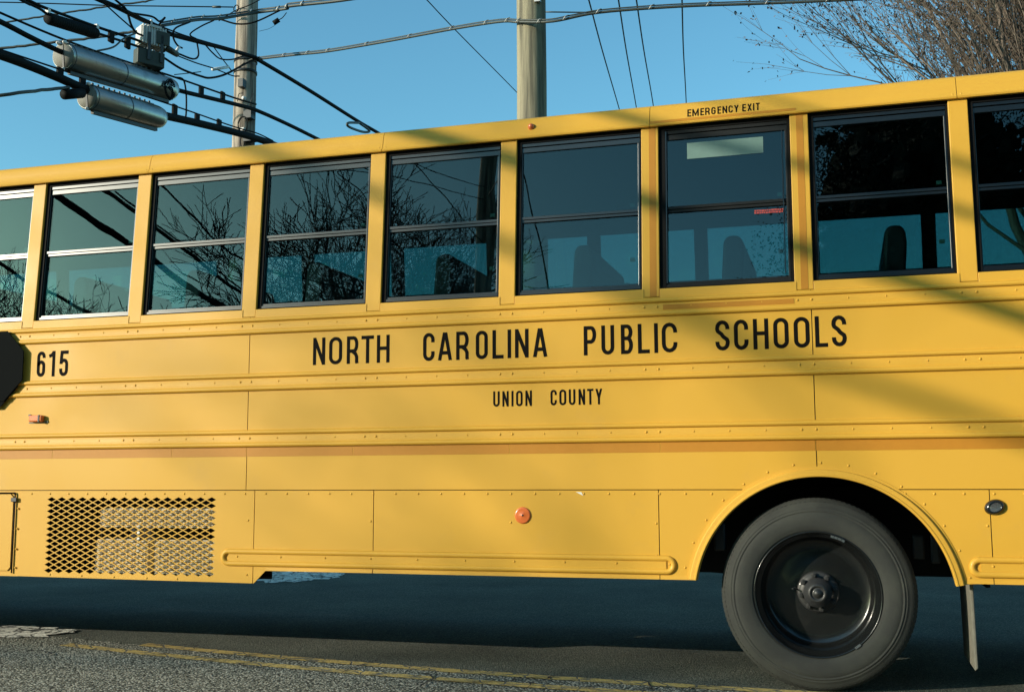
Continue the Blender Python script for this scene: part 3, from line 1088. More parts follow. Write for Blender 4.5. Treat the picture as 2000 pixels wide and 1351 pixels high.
for xe, nm in ((X_FRONT, 'front_end'), (X_REAR, 'rear_end')):
    m = MB()
    pts = [(0.0, 0.53), (BW, 0.53), (BW, 1.99)] + [(y, z) for (y, z) in reversed(full)] + [(0.0, 1.99)]
    n_ = len(pts)
    dx = 0.03 if xe > 0 else -0.03
    vs = [(xe, y, z) for y, z in pts] + [(xe+dx, y, z) for y, z in pts]
    m.add(vs, [tuple(range(n_)), tuple(range(2*n_-1, n_-1, -1))] + [(i, (i+1) % n_, n_+(i+1) % n_, n_+i) for i in range(n_)])
    m.build(nm, M['yellow'], bus)
def seat_mesh():
    m = MB()
    # backrest: tapered padded slab, then cushion and legs (x runs towards the rear)
    def slab(y0, y1):
        pr = [(0.02, 1.58), (0.14, 1.58), (0.155, 1.75), (0.19, 2.18), (0.185, 2.25), (0.16, 2.275), (0.11, 2.275), (0.085, 2.25), (0.06, 1.9)]
        n_ = len(pr)
        vs = [(x, y0, z) for x, z in pr] + [(x, y1, z) for x, z in pr]
        m.add(vs, [tuple(range(n_)), tuple(range(2*n_-1, n_-1, -1))] + [(i, (i+1) % n_, n_+(i+1) % n_, n_+i) for i in range(n_)])
    slab(0.0, 0.92)
    back = m
    m = MB()
    m.box(-0.38, 0.05, 0.0, 0.92, 1.50, 1.64)
    for x in (-0.3, 0.0):
        for y in (0.1, 0.8):
            m.box(x, x+0.03, y, y+0.03, 1.12, 1.50)
    return m, back
sx = -9.4
first = None
while sx < 2.6:
    for y0 in (0.10, 1.31):
        if first is None:
            q_, bk = seat_mesh()
            first = bevel(q_.build('seat', M['seat'], bus), 0.02, 3, 30)
            fb = bevel(bk.build('backrest', M['seat'], first), 0.025, 3, 30)
            first['kind'] = 'thing'
            del first['kind']
            o = first
        else:
            o = first.copy()
            COL.objects.link(o)
            o.parent = bus
            ob = fb.copy()
            COL.objects.link(ob)
            ob.parent = o
        o.location = (sx, y0, 0)
    sx += 0.795

# wheels ------------------------------------------------------------------------------
WX, WZ, WR = -0.158, 0.4635, 0.4635
def wheel(x, y_out, dish=True, out=-1):
    """one wheel; y_out = plane of the outer sidewall, out = direction of the outside"""
    w = empty('wheel', (0, 0, 0))
    w.parent = bus
    o = (x, y_out, WZ)
    ax = (0, out, 0)
    W = 0.235
    t = MB()
    tp = [(0.296, -0.035), (0.299, -0.016), (0.303, -0.006), (0.310, -0.003), (0.312, -0.0005), (0.316, -0.0005), (0.319, 0.0015), (0.335, 0.005), (0.36, 0.008), (0.380, 0.007), (0.392, 0.003), (0.396, 0.0005), (0.399, 0.004), (0.403, 0.004), (0.406, -0.001), (0.412, -0.002), (0.414, -0.001), (0.418, -0.005), (0.430, -0.010), (0.440, -0.014),
          (0.452, -0.024), (0.459, -0.034), (0.4635, -0.05), (0.4635, -W+0.045), (0.45, -W+0.02), (0.40, -W), (0.31, -W+0.005), (0.296, -W+0.03)]
    t.revolve(tp, o, ax, 96, True, closed=True)
    t.build('tyre', M['tyre'], w)
    tr_ = MB()
    for k_ in range(120):
        a = 2*math.pi*k_/120
        ca, sa = math.cos(a), math.sin(a)
        da = 0.012
        pts = []
        for (r_, al) in ((0.446, -0.0155), (0.4640, -0.042), (0.4645, -0.075), (0.440, -0.075)):
            pts.append((r_, al))
        vs_ = []
        for aa in (a-da, a+da):
            for (r_, al) in pts:
                vs_.append((x+r_*math.cos(aa), y_out+out*al, WZ+max(-WZ+0.0, r_*math.sin(aa))))
        tr_.add(vs_, [(0, 1, 2, 3), (7, 6, 5, 4), (0, 4, 5, 1), (1, 5, 6, 2), (2, 6, 7, 3), (3, 7, 4, 0)])
    tr_.build('tread_block', M['tyre'], w, 'stuff')
    rm = MB()
    dd = -0.165 if dish else -0.05
    rp_ = [(0.300, -0.020), (0.3035, -0.006), (0.3015, -0.001), (0.297, -0.003), (0.293, -0.012), (0.288, -0.030), (0.276, -0.040), (0.270, -0.055), (0.266, dd+0.03), (0.258, dd+0.008), (0.245, dd-0.002), (0.20, dd-0.004), (0.15, dd+0.006), (0.115, dd+0.010), (0.06, dd+0.010)]
    rm.revolve(rp_, o, ax, 96)
    rm.revolve([(0.262, dd-0.02), (0.262, -W+0.03), (0.30, -W+0.02)], o, ax, 64)
    rm.build('rim', M['rim'], w)
    hb = MB()
    hb.revolve([(0.102, dd+0.006), (0.102, dd+0.022), (0.090, dd+0.026), (0.066, dd+0.028), (0.064, dd+0.078), (0.058, dd+0.098), (0.043, dd+0.114), (0.034, dd+0.119), (0.032, dd+0.113), (0.020, dd+0.113), (0.018, dd+0.122), (0.0005, dd+0.124)], o, ax, 40)
    for k_ in range(8):
        a = 2*math.pi*k_/8 + 0.2
        c = (x+0.083*math.cos(a), y_out+out*(dd+0.024), WZ+0.083*math.sin(a))
        hb.revolve([(0.0005, 0.034), (0.008, 0.034), (0.009, 0.014), (0.0155, 0.013), (0.0155, -0.004)], c, ax, 6, smooth=False)
    # valve stem
    hb.tube([(x-0.10, y_out+out*(dd+0.01), WZ+0.012), (x-0.122, y_out+out*(dd+0.06), WZ+0.015)], 0.0045, 6)
    hb.build('hub', M['hub'], w)
    return w
w1 = wheel(WX, 0.045)
k = MB()
k.revolve([(0.0005, 0.003), (0.006, 0.002), (0.007, -0.002)], (WX-0.232, 0.0405, WZ-0.278), (0, -1, 0), 10)
k.build('paint_dot', M['red_print'], w1)
k = MB()      # wheel weights on the rim lip
for a0, a1, rr_ in ((62, 76, 0.2945), (-56, -50, 0.3045)):
    for i in range(4):
        a = R(a0+(a1-a0)*i/4); b_ = R(a0+(a1-a0)*(i+0.86)/4)
        q = [(WX+r_*math.cos(t_), y_, WZ+r_*math.sin(t_)) for y_ in (0.040, 0.056) for (r_, t_) in ((rr_-0.011, a), (rr_-0.011, b_), (rr_, b_), (rr_, a))]
        k.hexa(q)
k.build('wheel_weight', M['chrome'], w1)
wheel(WX, 0.045+0.29, True, -1)
wheel(WX, BW-0.045, True, 1)
wheel(WX, BW-0.045-0.29, True, 1)
wheel(-8.35, 0.06, False, -1)
wheel(-8.35, BW-0.06, False, 1)
# chassis
k = MB()
for y in (0.72, 1.54):
    k.box(X_FRONT, X_REAR-0.2, y, y+0.08, 0.72, 0.98)
for x in (-6, -4.4, -2.6, -1.2, 0.9, 2.4):
    k.box(x, x+0.08, 0.3, 2.0, 0.78, 0.96)
k.build('chassis_frame', M['dark'], bus)
k = MB()
k.tube([(WX, 0.1, WZ), (WX, BW-0.1, WZ)], 0.07, 12)
k.revolve([(0.0005, 0.2), (0.13, 0.17), (0.2, 0.06), (0.2, -0.06), (0.13, -0.17), (0.0005, -0.2)], (WX, 1.17, WZ), (1, 0, 0), 20)
k.tube([(WX+0.2, 1.17, WZ), (-3.4, 1.17, 0.7)], 0.05, 10)
k.build('rear_axle', M['dark'], bus)
k = MB()
k.box(-1.0, 0.75, 0.80, 0.82, 0.50, 1.08)  # dark back plate added to hide lit road and keep the arch black
k.box(-0.78, 0.50, 0.02, 1.0, 1.055, 1.08)
for (x0, z0) in ((-0.9, 0.55), (0.62, 0.5)):
    k.box(x0, x0+0.02, 0.2, 0.75, z0, 1.06)
k.build('wheel_house_and_light_stop', M['dark'], bus)
k = MB()
k.box(-0.66, -0.60, 0.13, 0.20, 0.66, 0.80)
k.box(0.30, 0.36, 0.32, 0.40, 0.62, 0.74)
k.box(0.385, 0.43, 0.32, 0.40, 0.60, 0.74)
bevel(k.build('suspension_bracket', M['hub'], bus), 0.01)
m = MB()
m.hexa([(0.536, 0.08, 0.56), (0.551, 0.08, 0.56), (0.551, 0.62, 0.56), (0.536, 0.62, 0.56), (0.543, 0.09, 0.125), (0.557, 0.09, 0.138), (0.557, 0.62, 0.13), (0.543, 0.62, 0.125)])
bevel(m.build('mud_flap', M['flap'], bus), 0.004)

# lamps, reflectors, stop arm -------------------------------------------------------------
k = MB()
k.revolve([(0.0005, 0.007), (0.004, 0.0075), (0.006, 0.006), (0.034, 0.0085), (0.040, 0.0075), (0.043, 0.004), (0.043, -0.001)], (-1.6295, 0.0, 0.8365), (0, -1, 0), 40)
rf = k.build('round_reflector', M['amber'], bus)
k = MB()
k.dome((-1.6295, -0.0065, 0.8365), 0.005, 0.004)
k.build('screw', M['alu'], rf)
# dark oval side lamp
def oval(mb, prof, c, sx_, sz_, tilt, seg=32):
    ca, sa = math.cos(tilt), math.sin(tilt)
    vs, fs = [], []
    n_ = len(prof)
    for k_ in range(seg):
        a = 2*math.pi*k_/seg
        for (r_, al) in prof:
            u, v = r_*math.cos(a)*sx_, r_*math.sin(a)*sz_
            vs.append((c[0]+u*ca-v*sa, c[1]-al, c[2]+u*sa+v*ca))
    for k_ in range(seg):
        k2 = (k_+1) % seg
        for i in range(n_-1):
            fs.append((k_*n_+i, k2*n_+i, k2*n_+i+1, k_*n_+i+1))
    mb.add(vs, fs, True)
k = MB()
oval(k, [(0.58, 0.016), (0.62, 0.021), (0.72, 0.020), (0.9, 0.013), (1.0, 0.004), (1.02, -0.002)], (0.655, 0.0, 0.8865), 0.046, 0.035, 0.35)
lampo = k.build('side_lamp', M['rim'], bus)
k = MB()
oval(k, [(0.01, 0.018), (0.3, 0.018), (0.6, 0.0165)], (0.655, 0.0, 0.8865), 0.046, 0.035, 0.35)
k.build('lens', M['chrome'], lampo)
# amber side marker in its small guard
k = MB()
k.box(-4.722, -4.628, -0.030, 0.0, 1.377, 1.417)
mk = bevel(k.build('side_marker', M['amber'], bus), 0.008, 3)
k = MB()
k.box(-4.738, -4.606, -0.003, 0.0, 1.370, 1.376)
k.box(-4.742, -4.726, -0.006, 0.0, 1.414, 1.424)
k.box(-4.652, -4.644, -0.034, 0.0, 1.376, 1.418)
k.box(-4.622, -4.600, -0.006, 0.0, 1.372, 1.382)
k.build('marker_guard', M['hub'], mk)
# stop arm: two octagonal black plates on a bracket, folded back against the side
sa = empty('stop_arm', (0, 0, 0))
sa.parent = bus
sa['label'] = 'black octagonal stop arm seen at the left edge'
def octagon(cx, cz, r_, y0, y1, name):
    m = MB()
    vs = []
    for y in (y0, y1):
        for i in range(8):
            a = R(22.5+45*i)
            vs.append((cx+r_*math.cos(a), y, cz+r_*math.sin(a)))
    m.add(vs, [tuple(range(8)), tuple(range(15, 7, -1))] + [(i, (i+1) % 8, 8+(i+1) % 8, 8+i) for i in range(8)])
    return bevel(m.build(name, M['flat_black'], sa), 0.003)
octagon(-4.995, 1.722, 0.233, -0.030, -0.024, 'blade')
octagon(-5.035, 1.678, 0.233, -0.022, -0.018, 'blade')
k = MB()
k.box(-5.40, -5.10, -0.0175, -0.0, 1.66, 1.80)
k.build('bracket', M['flat_black'], sa)
# ------------------------------------------------------------------ poles
def pole(name, material, x, y, h, r0, r1, label, lean=(0, 0)):
    e = empty(name, (x, y, 0))
    tag(e, label, 'utility pole', 'utility poles')
    m = MB()
    rr = random.Random(int(x*100))
    n = 22
    pts, rad = [], []
    for i in range(n+1):
        t = i/n
        pts.append((lean[0]*t*h + rr.uniform(-0.004, 0.004), lean[1]*t*h, -0.3+t*(h+0.3)))
        rad.append(r0+(r1-r0)*t)
    m.tube(pts, rad, 20)
    m.build('shaft', material, e)
    return e
p1 = pole('utility_pole', M['pole_grey'], -8.21, 8.36, 10.5, 0.185, 0.145, 'pale grey wooden utility pole carrying the cable bundle', (0.0, 0.0))
p2 = pole('utility_pole', M['pole_green'], -3.345, 6.45, 11.5, 0.185, 0.160, 'greenish wooden utility pole right behind the bus roof')
p3 = pole('utility_pole', M['pole_grey'], -7.54, -17.0, 12, 0.25, 0.20, 'dark utility pole mirrored in the fifth bus window')
k = MB()     # strap, bolts and brackets on the first pole
for z in (6.95, 7.12):
    k.revolve([(0.166, -0.02), (0.170, -0.02), (0.170, 0.02), (0.166, 0.02)], (0, 0, z), (0, 0, 1), 20)
k.box(0.10, 0.22, -0.20, -0.06, 6.20, 6.34)
k.box(0.10, 0.26, -0.19, -0.08, 5.86, 5.94)
k.box(0.02, 0.10, -0.24, -0.14, 6.66, 6.78)
k.tube([(0.14, -0.12, 6.34), (0.20, -0.17, 6.44), (0.23, -0.16, 6.56)], 0.006, 5)
k.build('bracket', M['hub'], p1)
k = MB()
k.revolve([(0.0005, 0.05), (0.028, 0.04), (0.034, 0.0), (0.028, -0.03)], (0.08, -0.16, 6.50), (0.4, -1, 0), 12)
k.box(0.06, 0.11, -0.20, -0.15, 6.02, 6.06)
k.build('bolt', M['white_plastic'], p1)
k = MB()
pts = []
for i in range(40):
    a = 2*math.pi*i/13
    pts.append((0.10+0.075*math.cos(a)+0.008*math.sin(i*0.9), -0.20+0.004*math.sin(i), 6.10+0.12*math.sin(a)+0.01*math.cos(i*0.7)))
k.tube(pts, 0.006, 5)
k.tube(spline([(0.10, -0.2, 5.98), (0.06, -0.19, 5.86), (0.10, -0.19, 5.74), (0.13, -0.18, 5.9)]), 0.008, 5)
k.tube(spline([(0.0, -0.2, 6.45), (0.02, -0.2, 6.56), (0.09, -0.2, 6.57)]), 0.006, 5)
k.build('wire_coil', M['cable'], p1)
k = MB()
k.box(0.08, 0.15, -0.17, -0.12, 6.52, 6.58)
k.box(-0.02, 0.02, -0.175, -0.165, 6.57, 6.62)
k.build('tag_plate', M['galv'], p2)
# guy eye on the first pole
k = MB()
k.revolve([(0.045, -0.006), (0.055, -0.006), (0.055, 0.006), (0.045, 0.006)], (-0.05, -0.22, 7.85), (0.3, 1, 0), 20, closed=True)
k.build('guy_eye', M['cable'], p1)

# ------------------------------------------------------------------ cables
TRUNK_LOW = [(-7.900,3.131,5.230), (-7.900,3.550,5.288), (-7.900,3.940,5.312), (-7.900,4.342,5.321), (-7.900,4.781,5.307), (-7.900,5.303,5.388), (-7.900,5.976,5.502), (-7.900,6.296,5.572), (-7.900,6.654,5.639), (-7.900,7.553,5.796), (-7.900,8.169,5.911), (-7.900,8.660,5.947), (-7.900,9.757,6.039)]
STRAND_LOW = [(-7.900,2.921,5.255), (-7.900,3.446,5.323), (-7.900,3.935,5.387), (-7.900,4.417,5.449), (-7.900,5.232,5.570), (-7.900,6.355,5.720), (-7.900,7.550,5.864), (-7.900,8.166,5.961), (-7.900,8.657,5.992)]
TRUNK_UP = [(-7.920,3.129,5.575), (-7.920,3.553,5.588), (-7.920,3.995,5.569), (-7.920,4.471,5.629), (-7.920,5.211,5.732), (-7.920,6.242,5.904), (-7.920,6.851,6.058), (-7.920,7.882,6.284), (-7.920,8.297,6.347), (-7.920,9.102,6.401), (-7.920,10.082,6.460), (-7.920,11.715,6.564)]
STRAND_UP = [(-7.920,2.846,5.654), (-7.920,3.123,5.664), (-7.920,4.062,5.754), (-7.920,5.015,5.888), (-7.920,5.997,6.049), (-7.920,6.704,6.155), (-7.920,7.588,6.286), (-7.920,8.181,6.390)]
FEED = [(-7.930,3.046,5.905), (-7.930,3.411,5.922), (-7.930,3.689,5.944), (-7.930,3.827,5.936), (-7.930,4.202,5.967), (-7.930,4.640,6.051), (-7.930,4.887,6.095), (-7.930,5.200,6.151), (-7.930,5.588,6.214), (-7.930,5.894,6.241), (-7.930,6.304,6.238), (-7.930,6.759,6.302), (-7.930,6.995,6.363), (-7.930,7.359,6.544), (-7.930,7.843,6.861), (-7.930,8.166,7.061)]
STRAND_FEED = [(-7.930,3.258,5.949), (-7.930,3.509,5.964), (-7.930,3.807,5.993), (-7.930,4.653,6.125), (-7.930,5.426,6.263), (-7.930,5.787,6.277)]
UPPER_CABLE = [(-7.920,4.419,6.417), (-7.920,4.637,6.444), (-7.920,4.977,6.493), (-7.920,5.395,6.532), (-7.920,5.797,6.583), (-7.920,6.049,6.594), (-7.920,6.625,6.727), (-7.920,7.274,6.881), (-7.920,7.982,7.035), (-7.920,8.308,7.070), (-7.920,9.820,7.159), (-7.920,11.629,7.237), (-7.920,12.454,7.291), (-7.920,14.642,7.425)]
UPPER_CABLE_THIN = [(-7.930,5.809,6.608), (-7.930,6.279,6.685), (-7.930,6.639,6.761), (-7.930,7.289,6.905), (-7.930,7.998,7.064), (-7.930,8.278,7.117)]
GUY_TOP = [(-12.313,6.805,7.907), (-11.463,7.058,7.898), (-10.891,7.229,7.882), (-10.101,7.466,7.852), (-9.775,7.564,7.844), (-8.236,8.022,7.818)]
LASH_A = [(-10.384,4.666,6.072), (-9.502,4.915,6.165), (-9.162,5.012,6.199), (-8.800,5.113,6.244), (-8.483,5.203,6.278), (-8.086,5.313,6.335), (-7.927,5.357,6.358)]
LASH_B = [(-11.613,5.869,6.976), (-10.548,6.165,7.126), (-10.053,6.302,7.203), (-9.672,6.407,7.261), (-9.253,6.523,7.325), (-8.910,6.618,7.376), (-8.643,6.692,7.414), (-8.114,6.830,7.562)]
LASH_C = [(-9.086,3.409,4.926), (-7.850,3.104,4.797), (-7.850,3.771,5.086), (-7.850,4.104,5.221)]
LASH_RIGHT = [(-8.188,8.284,7.051), (-7.903,8.185,7.059), (-7.132,7.920,6.942), (-6.569,7.713,6.845), (-5.498,7.277,6.696), (-4.452,6.794,6.537), (-3.724,6.419,6.390), (-3.447,6.269,6.292), (-3.006,6.140,6.193), (-2.483,6.193,6.253), (-1.575,6.293,6.251), (-0.637,6.398,6.211), (0.436,6.510,6.172), (2.475,6.702,6.101)]
LASH_TOP = [(-8.115,6.099,6.747), (-8.108,6.649,7.028), (-8.092,6.971,7.185), (-8.060,7.406,7.373), (-7.911,8.128,7.739), (-7.393,8.044,7.697), (-7.330,8.030,7.721), (-6.471,7.879,7.628), (-5.363,7.655,7.543)]
STRAND_RIGHT = [(-3.082,6.114,6.302), (-2.502,6.286,6.300), (-1.776,6.495,6.344)]
THIN_DIAG = [(-6.070,9.415,8.519), (-6.175,10.414,8.682), (-6.393,12.410,9.000), (-6.484,16.547,9.298), (-6.240,19.790,9.148)]
FAR_WIRE_0 = [(-3.590,10.124,8.711), (-3.888,12.088,9.101), (-4.661,16.985,10.099), (-5.665,23.891,11.289), (-6.612,30.849,12.199)]
FAR_WIRE_1 = [(-3.106,10.268,8.709), (-3.406,12.231,9.099), (-4.178,17.126,10.114), (-5.203,24.023,11.330), (-6.206,30.969,12.198)]
FAR_WIRE_2 = [(-2.841,10.346,8.709), (-3.115,12.317,9.098), (-3.820,17.229,10.140), (-4.753,24.147,11.399), (-5.671,31.128,12.196)]
FAR_WIRE_3 = [(-2.126,10.558,8.706), (-2.375,12.536,9.096), (-3.011,17.465,10.164), (-3.869,24.400,11.466), (-4.751,31.401,12.193)]
LOOP_0 = [(-7.870,4.849,6.528), (-7.870,5.055,6.495), (-7.870,5.158,6.357), (-7.870,5.258,6.300), (-7.870,5.394,6.311)]
LOOP_1 = [(-7.870,4.623,6.408), (-7.870,4.914,6.359), (-7.870,5.218,6.314)]
LOOP_2 = [(-7.870,4.871,6.466), (-7.870,5.131,6.491), (-7.870,5.555,6.617), (-7.870,5.719,6.621), (-7.870,5.828,6.716), (-7.870,5.701,6.564)]
LOOP_3 = [(-7.870,6.376,6.882), (-7.870,6.055,6.667), (-7.870,6.019,6.537), (-7.870,6.110,6.470), (-7.870,6.220,6.473)]
LOOP_4 = [(-7.870,6.928,7.126), (-7.870,6.628,6.923), (-7.870,6.385,6.720), (-7.870,6.546,6.717)]
LOOP_5 = [(-7.870,6.548,6.678), (-7.870,6.592,6.522), (-7.870,6.470,6.423), (-7.870,6.159,6.372), (-7.870,5.988,6.346)]
LOOP_6 = [(-7.870,6.709,6.727), (-7.870,6.928,6.675), (-7.870,7.126,6.667), (-7.870,7.426,6.772), (-7.870,7.708,6.927)]
LOOP_7 = [(-7.870,6.948,6.765), (-7.870,7.150,6.690), (-7.870,7.330,6.631)]
LOOP_8 = [(-8.315,7.821,7.560), (-8.089,7.896,7.496), (-7.846,7.965,7.524), (-7.503,8.046,7.683)]
LOOP_9 = [(-7.410,8.077,7.655), (-7.466,8.069,7.585), (-7.521,8.057,7.550)]
LOOP_10 = [(-7.870,6.091,6.045), (-7.870,6.265,6.075), (-7.870,6.340,5.920), (-7.870,6.355,5.665), (-7.870,6.327,5.573)]
LOOP_11 = [(-7.870,5.821,6.296), (-7.870,6.472,6.385), (-7.870,6.915,6.467), (-7.870,7.085,6.494), (-7.870,7.437,6.544), (-7.870,7.618,6.602)]
LOOP_12 = [(-7.870,6.068,6.069), (-7.870,6.370,6.196), (-7.870,6.661,6.321)]
LOOP_13 = [(-7.870,4.558,5.804), (-7.870,4.850,5.962), (-7.870,5.041,6.142), (-7.870,5.278,6.302)]
LOOP_14 = [(-7.870,7.740,6.838), (-7.870,7.459,6.622), (-7.870,7.330,6.631)]
LOOP_15 = [(-8.343,7.816,7.539), (-8.109,7.867,7.685), (-7.931,7.910,7.754), (-7.767,7.949,7.837)]
LOOP_16 = [(-7.523,8.061,7.516), (-7.647,8.035,7.432), (-7.797,7.996,7.391)]
CASE_1 = [(-7.900,4.081,5.564), (-7.900,6.064,5.874)]
CASE_2 = [(-7.900,4.496,5.253), (-7.900,5.849,5.442)]
CLOSURE = [(-7.930,3.819,5.892), (-7.930,4.619,6.039)]
CLAMPS_FEED = [(-7.930,4.883,6.106), (-7.930,5.189,6.151)]
CLAMPS_LOW = [(-7.900,4.013,5.357), (-7.900,4.382,5.390), (-7.900,6.147,5.603), (-7.900,6.654,5.698), (-7.900,7.185,5.789)]
CLAMPS_UP = [(-7.920,6.761,6.094), (-7.920,7.287,6.209)]
AMP = [(-7.900,5.612,6.376), (-7.900,5.576,6.091), (-7.900,5.319,6.261), (-7.900,5.918,6.482)]
TUBE_WHITE = [(-7.870,6.934,6.451), (-7.870,7.326,6.629)]
DARK_CONN = [(-7.870,5.848,6.346), (-7.870,6.114,6.348)]
WHITE_PIN = [(-7.870,6.079,6.368), (-7.870,6.153,6.463)]
SMALL_CYL = [(-7.596,8.041,7.503), (-7.517,8.058,7.554)]
SIDE_CYL = [(-7.850,4.031,5.120), (-7.850,4.318,5.234)]
LOOP_HARDWARE = [(-7.850,11.575,7.171), (-7.850,11.157,7.041), (-7.850,11.096,6.980), (-7.850,11.287,6.984), (-7.850,11.746,7.062), (-7.850,12.015,7.165)]
GUY_INSUL = [(-8.525,7.936,7.822), (-8.412,7.970,7.821)]
COIL = [(-7.930,7.781,6.125)]
def smooth_z(pts, k=3):
    out = list(pts)
    for _ in range(k):
        q = list(out)
        for i in range(1, len(out)-1):
            w = (out[i][1]-out[i-1][1])/(out[i+1][1]-out[i-1][1]) if abs(out[i+1][1]-out[i-1][1]) > 1e-6 else 0.5
            lin = out[i-1][2]+(out[i+1][2]-out[i-1][2])*w
            q[i] = (out[i][0], out[i][1], 0.5*out[i][2]+0.5*lin)
        out = q
    return out
def cable(name, pts, r, material, label, cat='cable', group=None, n=6, sides=7, wob=0.0, seed=0):
    m = MB()
    sp = spline(pts, n)
    if wob:
        rr = random.Random(seed)
        sp = [v+Vector((rr.uniform(-wob, wob), rr.uniform(-wob, wob), rr.uniform(-wob, wob))) for v in sp]
    m.tube(sp, r, sides)
    o = m.build(name, material)
    tag(o, label, cat, group)
    return o, sp
TR = [(-7.92, 2.2, 5.13), (-8.0, 0.9, 5.04), (-8.5, -1.5, 5.12), (-9.2, -3.9, 5.34), (-9.748, -5.881, 5.5), (-9.88, -8.2, 5.41), (-9.975, -10.40, 5.30), (-9.4, -13.4, 5.2), (-7.7, -16.8, 5.3)]
c_low, _ = cable('trunk_cable', list(reversed(TR)) + smooth_z(TRUNK_LOW), 0.050, M['cable'], 'thick black trunk cable running into the lower steel splice case')
UP_ = [(-7.94, 2.2, 5.545), (-8.05, 0.9, 5.54), (-8.6, -1.6, 5.60), (-9.2, -4.2, 5.74), (-9.50, -6.5, 5.8), (-9.65, -8.6, 5.72), (-9.75, -10.64, 5.6), (-9.2, -13.5, 5.5), (-7.68, -16.8, 5.6)]
c_up, _ = cable('trunk_cable', list(reversed(UP_)) + smooth_z(TRUNK_UP), 0.029, M['cable'], 'black trunk cable running into the upper steel splice case')
c_feed, _ = cable('feeder_cable', [(-7.4, -16.8, 6.0), (-8.2, -12, 5.9), (-8.85, -9.12, 5.6), (-8.65, -6.51, 5.8), (-8.3, -2, 5.86)] + FEED, 0.015, M['cable'], 'black feeder cable holding the small black closure and the amplifier')
for nm, P_, r_, lab in (('strand', STRAND_LOW, 0.010, 'thin steel strand above the lower trunk cable'), ('strand', STRAND_UP, 0.013, 'thin steel strand above the upper trunk cable'), ('strand', STRAND_FEED, 0.017, 'dark strand above the small black closure')):
    cable(nm, P_, r_, M['cable'], lab, 'strand')
cable('strand', [(-10.08, -7.4, 6.2), (-10.4, -11.8, 6.0)], 0.014, M['cable'], 'thin dark strand mirrored beside the cables in the left windows', 'strand')
cable('aerial_cable', UPPER_CABLE, 0.030, M['cable'], 'black cable slanting down behind the bus roof to the right of the grey pole')
cable('drop_wire', UPPER_CABLE_THIN, 0.010, M['cable'], 'thin wire tied along the upper black cable left of the grey pole')
cable('guy_wire', GUY_TOP, 0.009, M['cable'], 'thin straight guy wire to the eye near the top of the grey pole', 'wire')
cable('lashed_cable', LASH_A, 0.016, M['lashed'], 'grey lashed cable from the left edge to the amplifier', wob=0.006, seed=1)
cable('lashed_cable', LASH_B, 0.013, M['lashed'], 'grey lashed cable rising out of the top left of the sky', wob=0.006, seed=2)
cable('lashed_cable', LASH_C, 0.018, M['lashed'], 'grey lashed cable ending at the black tube by the lower splice case', wob=0.004, seed=3)
o1, sp = cable('lashed_cable', LASH_RIGHT, 0.016, M['lashed'], 'long lashed cable passing from the grey pole across the green pole to the right')
o2, _ = cable('aerial_cable', [v+Vector((0, -0.01, 0.024)) for v in spline(LASH_RIGHT, 2)], 0.008, M['lashed'], 'thinner strand lying along the top of the long lashed cable')
k = MB()
for i in range(6, len(sp)-1, 4):
    k.tube([sp[i]+Vector((-0.03, -0.03, -0.02)), sp[i]+Vector((0.0, -0.035, 0.02)), sp[i]+Vector((0.03, -0.015, 0.035))], 0.005, 5)
k.build('lashing_wire', M['galv'], o1, 'stuff')
o1, sp = cable('lashed_cable', LASH_TOP, 0.022, M['lashed'], 'lashed cable leaving the picture at the top right of the grey pole')
cable('aerial_cable', [v+Vector((0, -0.01, 0.036)) for v in spline(LASH_TOP, 2)], 0.012, M['lashed'], 'thin strand along the top of the upper lashed cable by the grey pole')
k = MB()
for i in range(3, len(sp)-1, 5):
    k.tube([sp[i]+Vector((-0.02, -0.03, -0.02)), sp[i]+Vector((0.0, -0.04, 0.015)), sp[i]+Vector((0.02, -0.02, 0.05))], 0.010, 5)
k.build('lashing_wire', M['galv'], o1, 'stuff')
cable('strand', STRAND_RIGHT, 0.008, M['lashed'], 'short thin strand leaving the green pole to the right', 'strand')
cable('drop_wire', THIN_DIAG, 0.009, M['cable'], 'hair thin wire slanting down to the green pole', 'wire')
for i, (P_, lab) in enumerate(((FAR_WIRE_0, 'leftmost of the four thin wires falling to the bus roof'), (FAR_WIRE_1, 'second from left of the four thin wires above the roof'), (FAR_WIRE_2, 'third from left of the four thin wires above the roof'), (FAR_WIRE_3, 'rightmost, nearly upright one of the four thin wires above the roof'))):
    cable('power_wire', P_, 0.014, M['cable'], lab, 'wire', 'thin wires above the emergency exit')
LOOP_INFO = [(LOOP_0, 0.014, 'black drop loop curving down into the left of the amplifier'), (LOOP_1, 0.009, 'thin straight wire slanting down to the amplifier'), (LOOP_2, 0.013, 'black loop bent back over the top of the amplifier'),
             (LOOP_3, 0.012, 'C shaped black loop right of the amplifier'), (LOOP_4, 0.010, 'thin loop folded back below the lashed cable'), (LOOP_5, 0.012, 'U shaped loop hanging under the joined cables'),
             (LOOP_6, 0.010, 'slack loop hanging left of the grey pole'), (LOOP_7, 0.007, 'thin wire dropping to the white tube'), (LOOP_8, 0.013, 'slack black cable crossing in front of the grey pole'),
             (LOOP_9, 0.007, 'thin tail ending in a small black capsule'), (LOOP_10, 0.011, 'black jumper hanging between the two trunk cables'), (LOOP_11, 0.009, 'thin guy wire running to the bracket on the grey pole'),
             (LOOP_12, 0.006, 'faint thin wire right of the upper splice case'), (LOOP_13, 0.011, 'grey tail of wire ending over the upper splice case'), (LOOP_14, 0.008, 'thin wire from the grey pole back to the white tube'),
             (LOOP_15, 0.008, 'thin wire rising across the top of the grey pole'), (LOOP_16, 0.003, 'finest curved wire below the small black capsule')]
for P_, r_, lab in LOOP_INFO:
    cable('drop_wire', P_, r_, M['lashed'] if r_ == 0.011 and 'grey' in lab else M['cable'], lab, 'wire', sides=6)
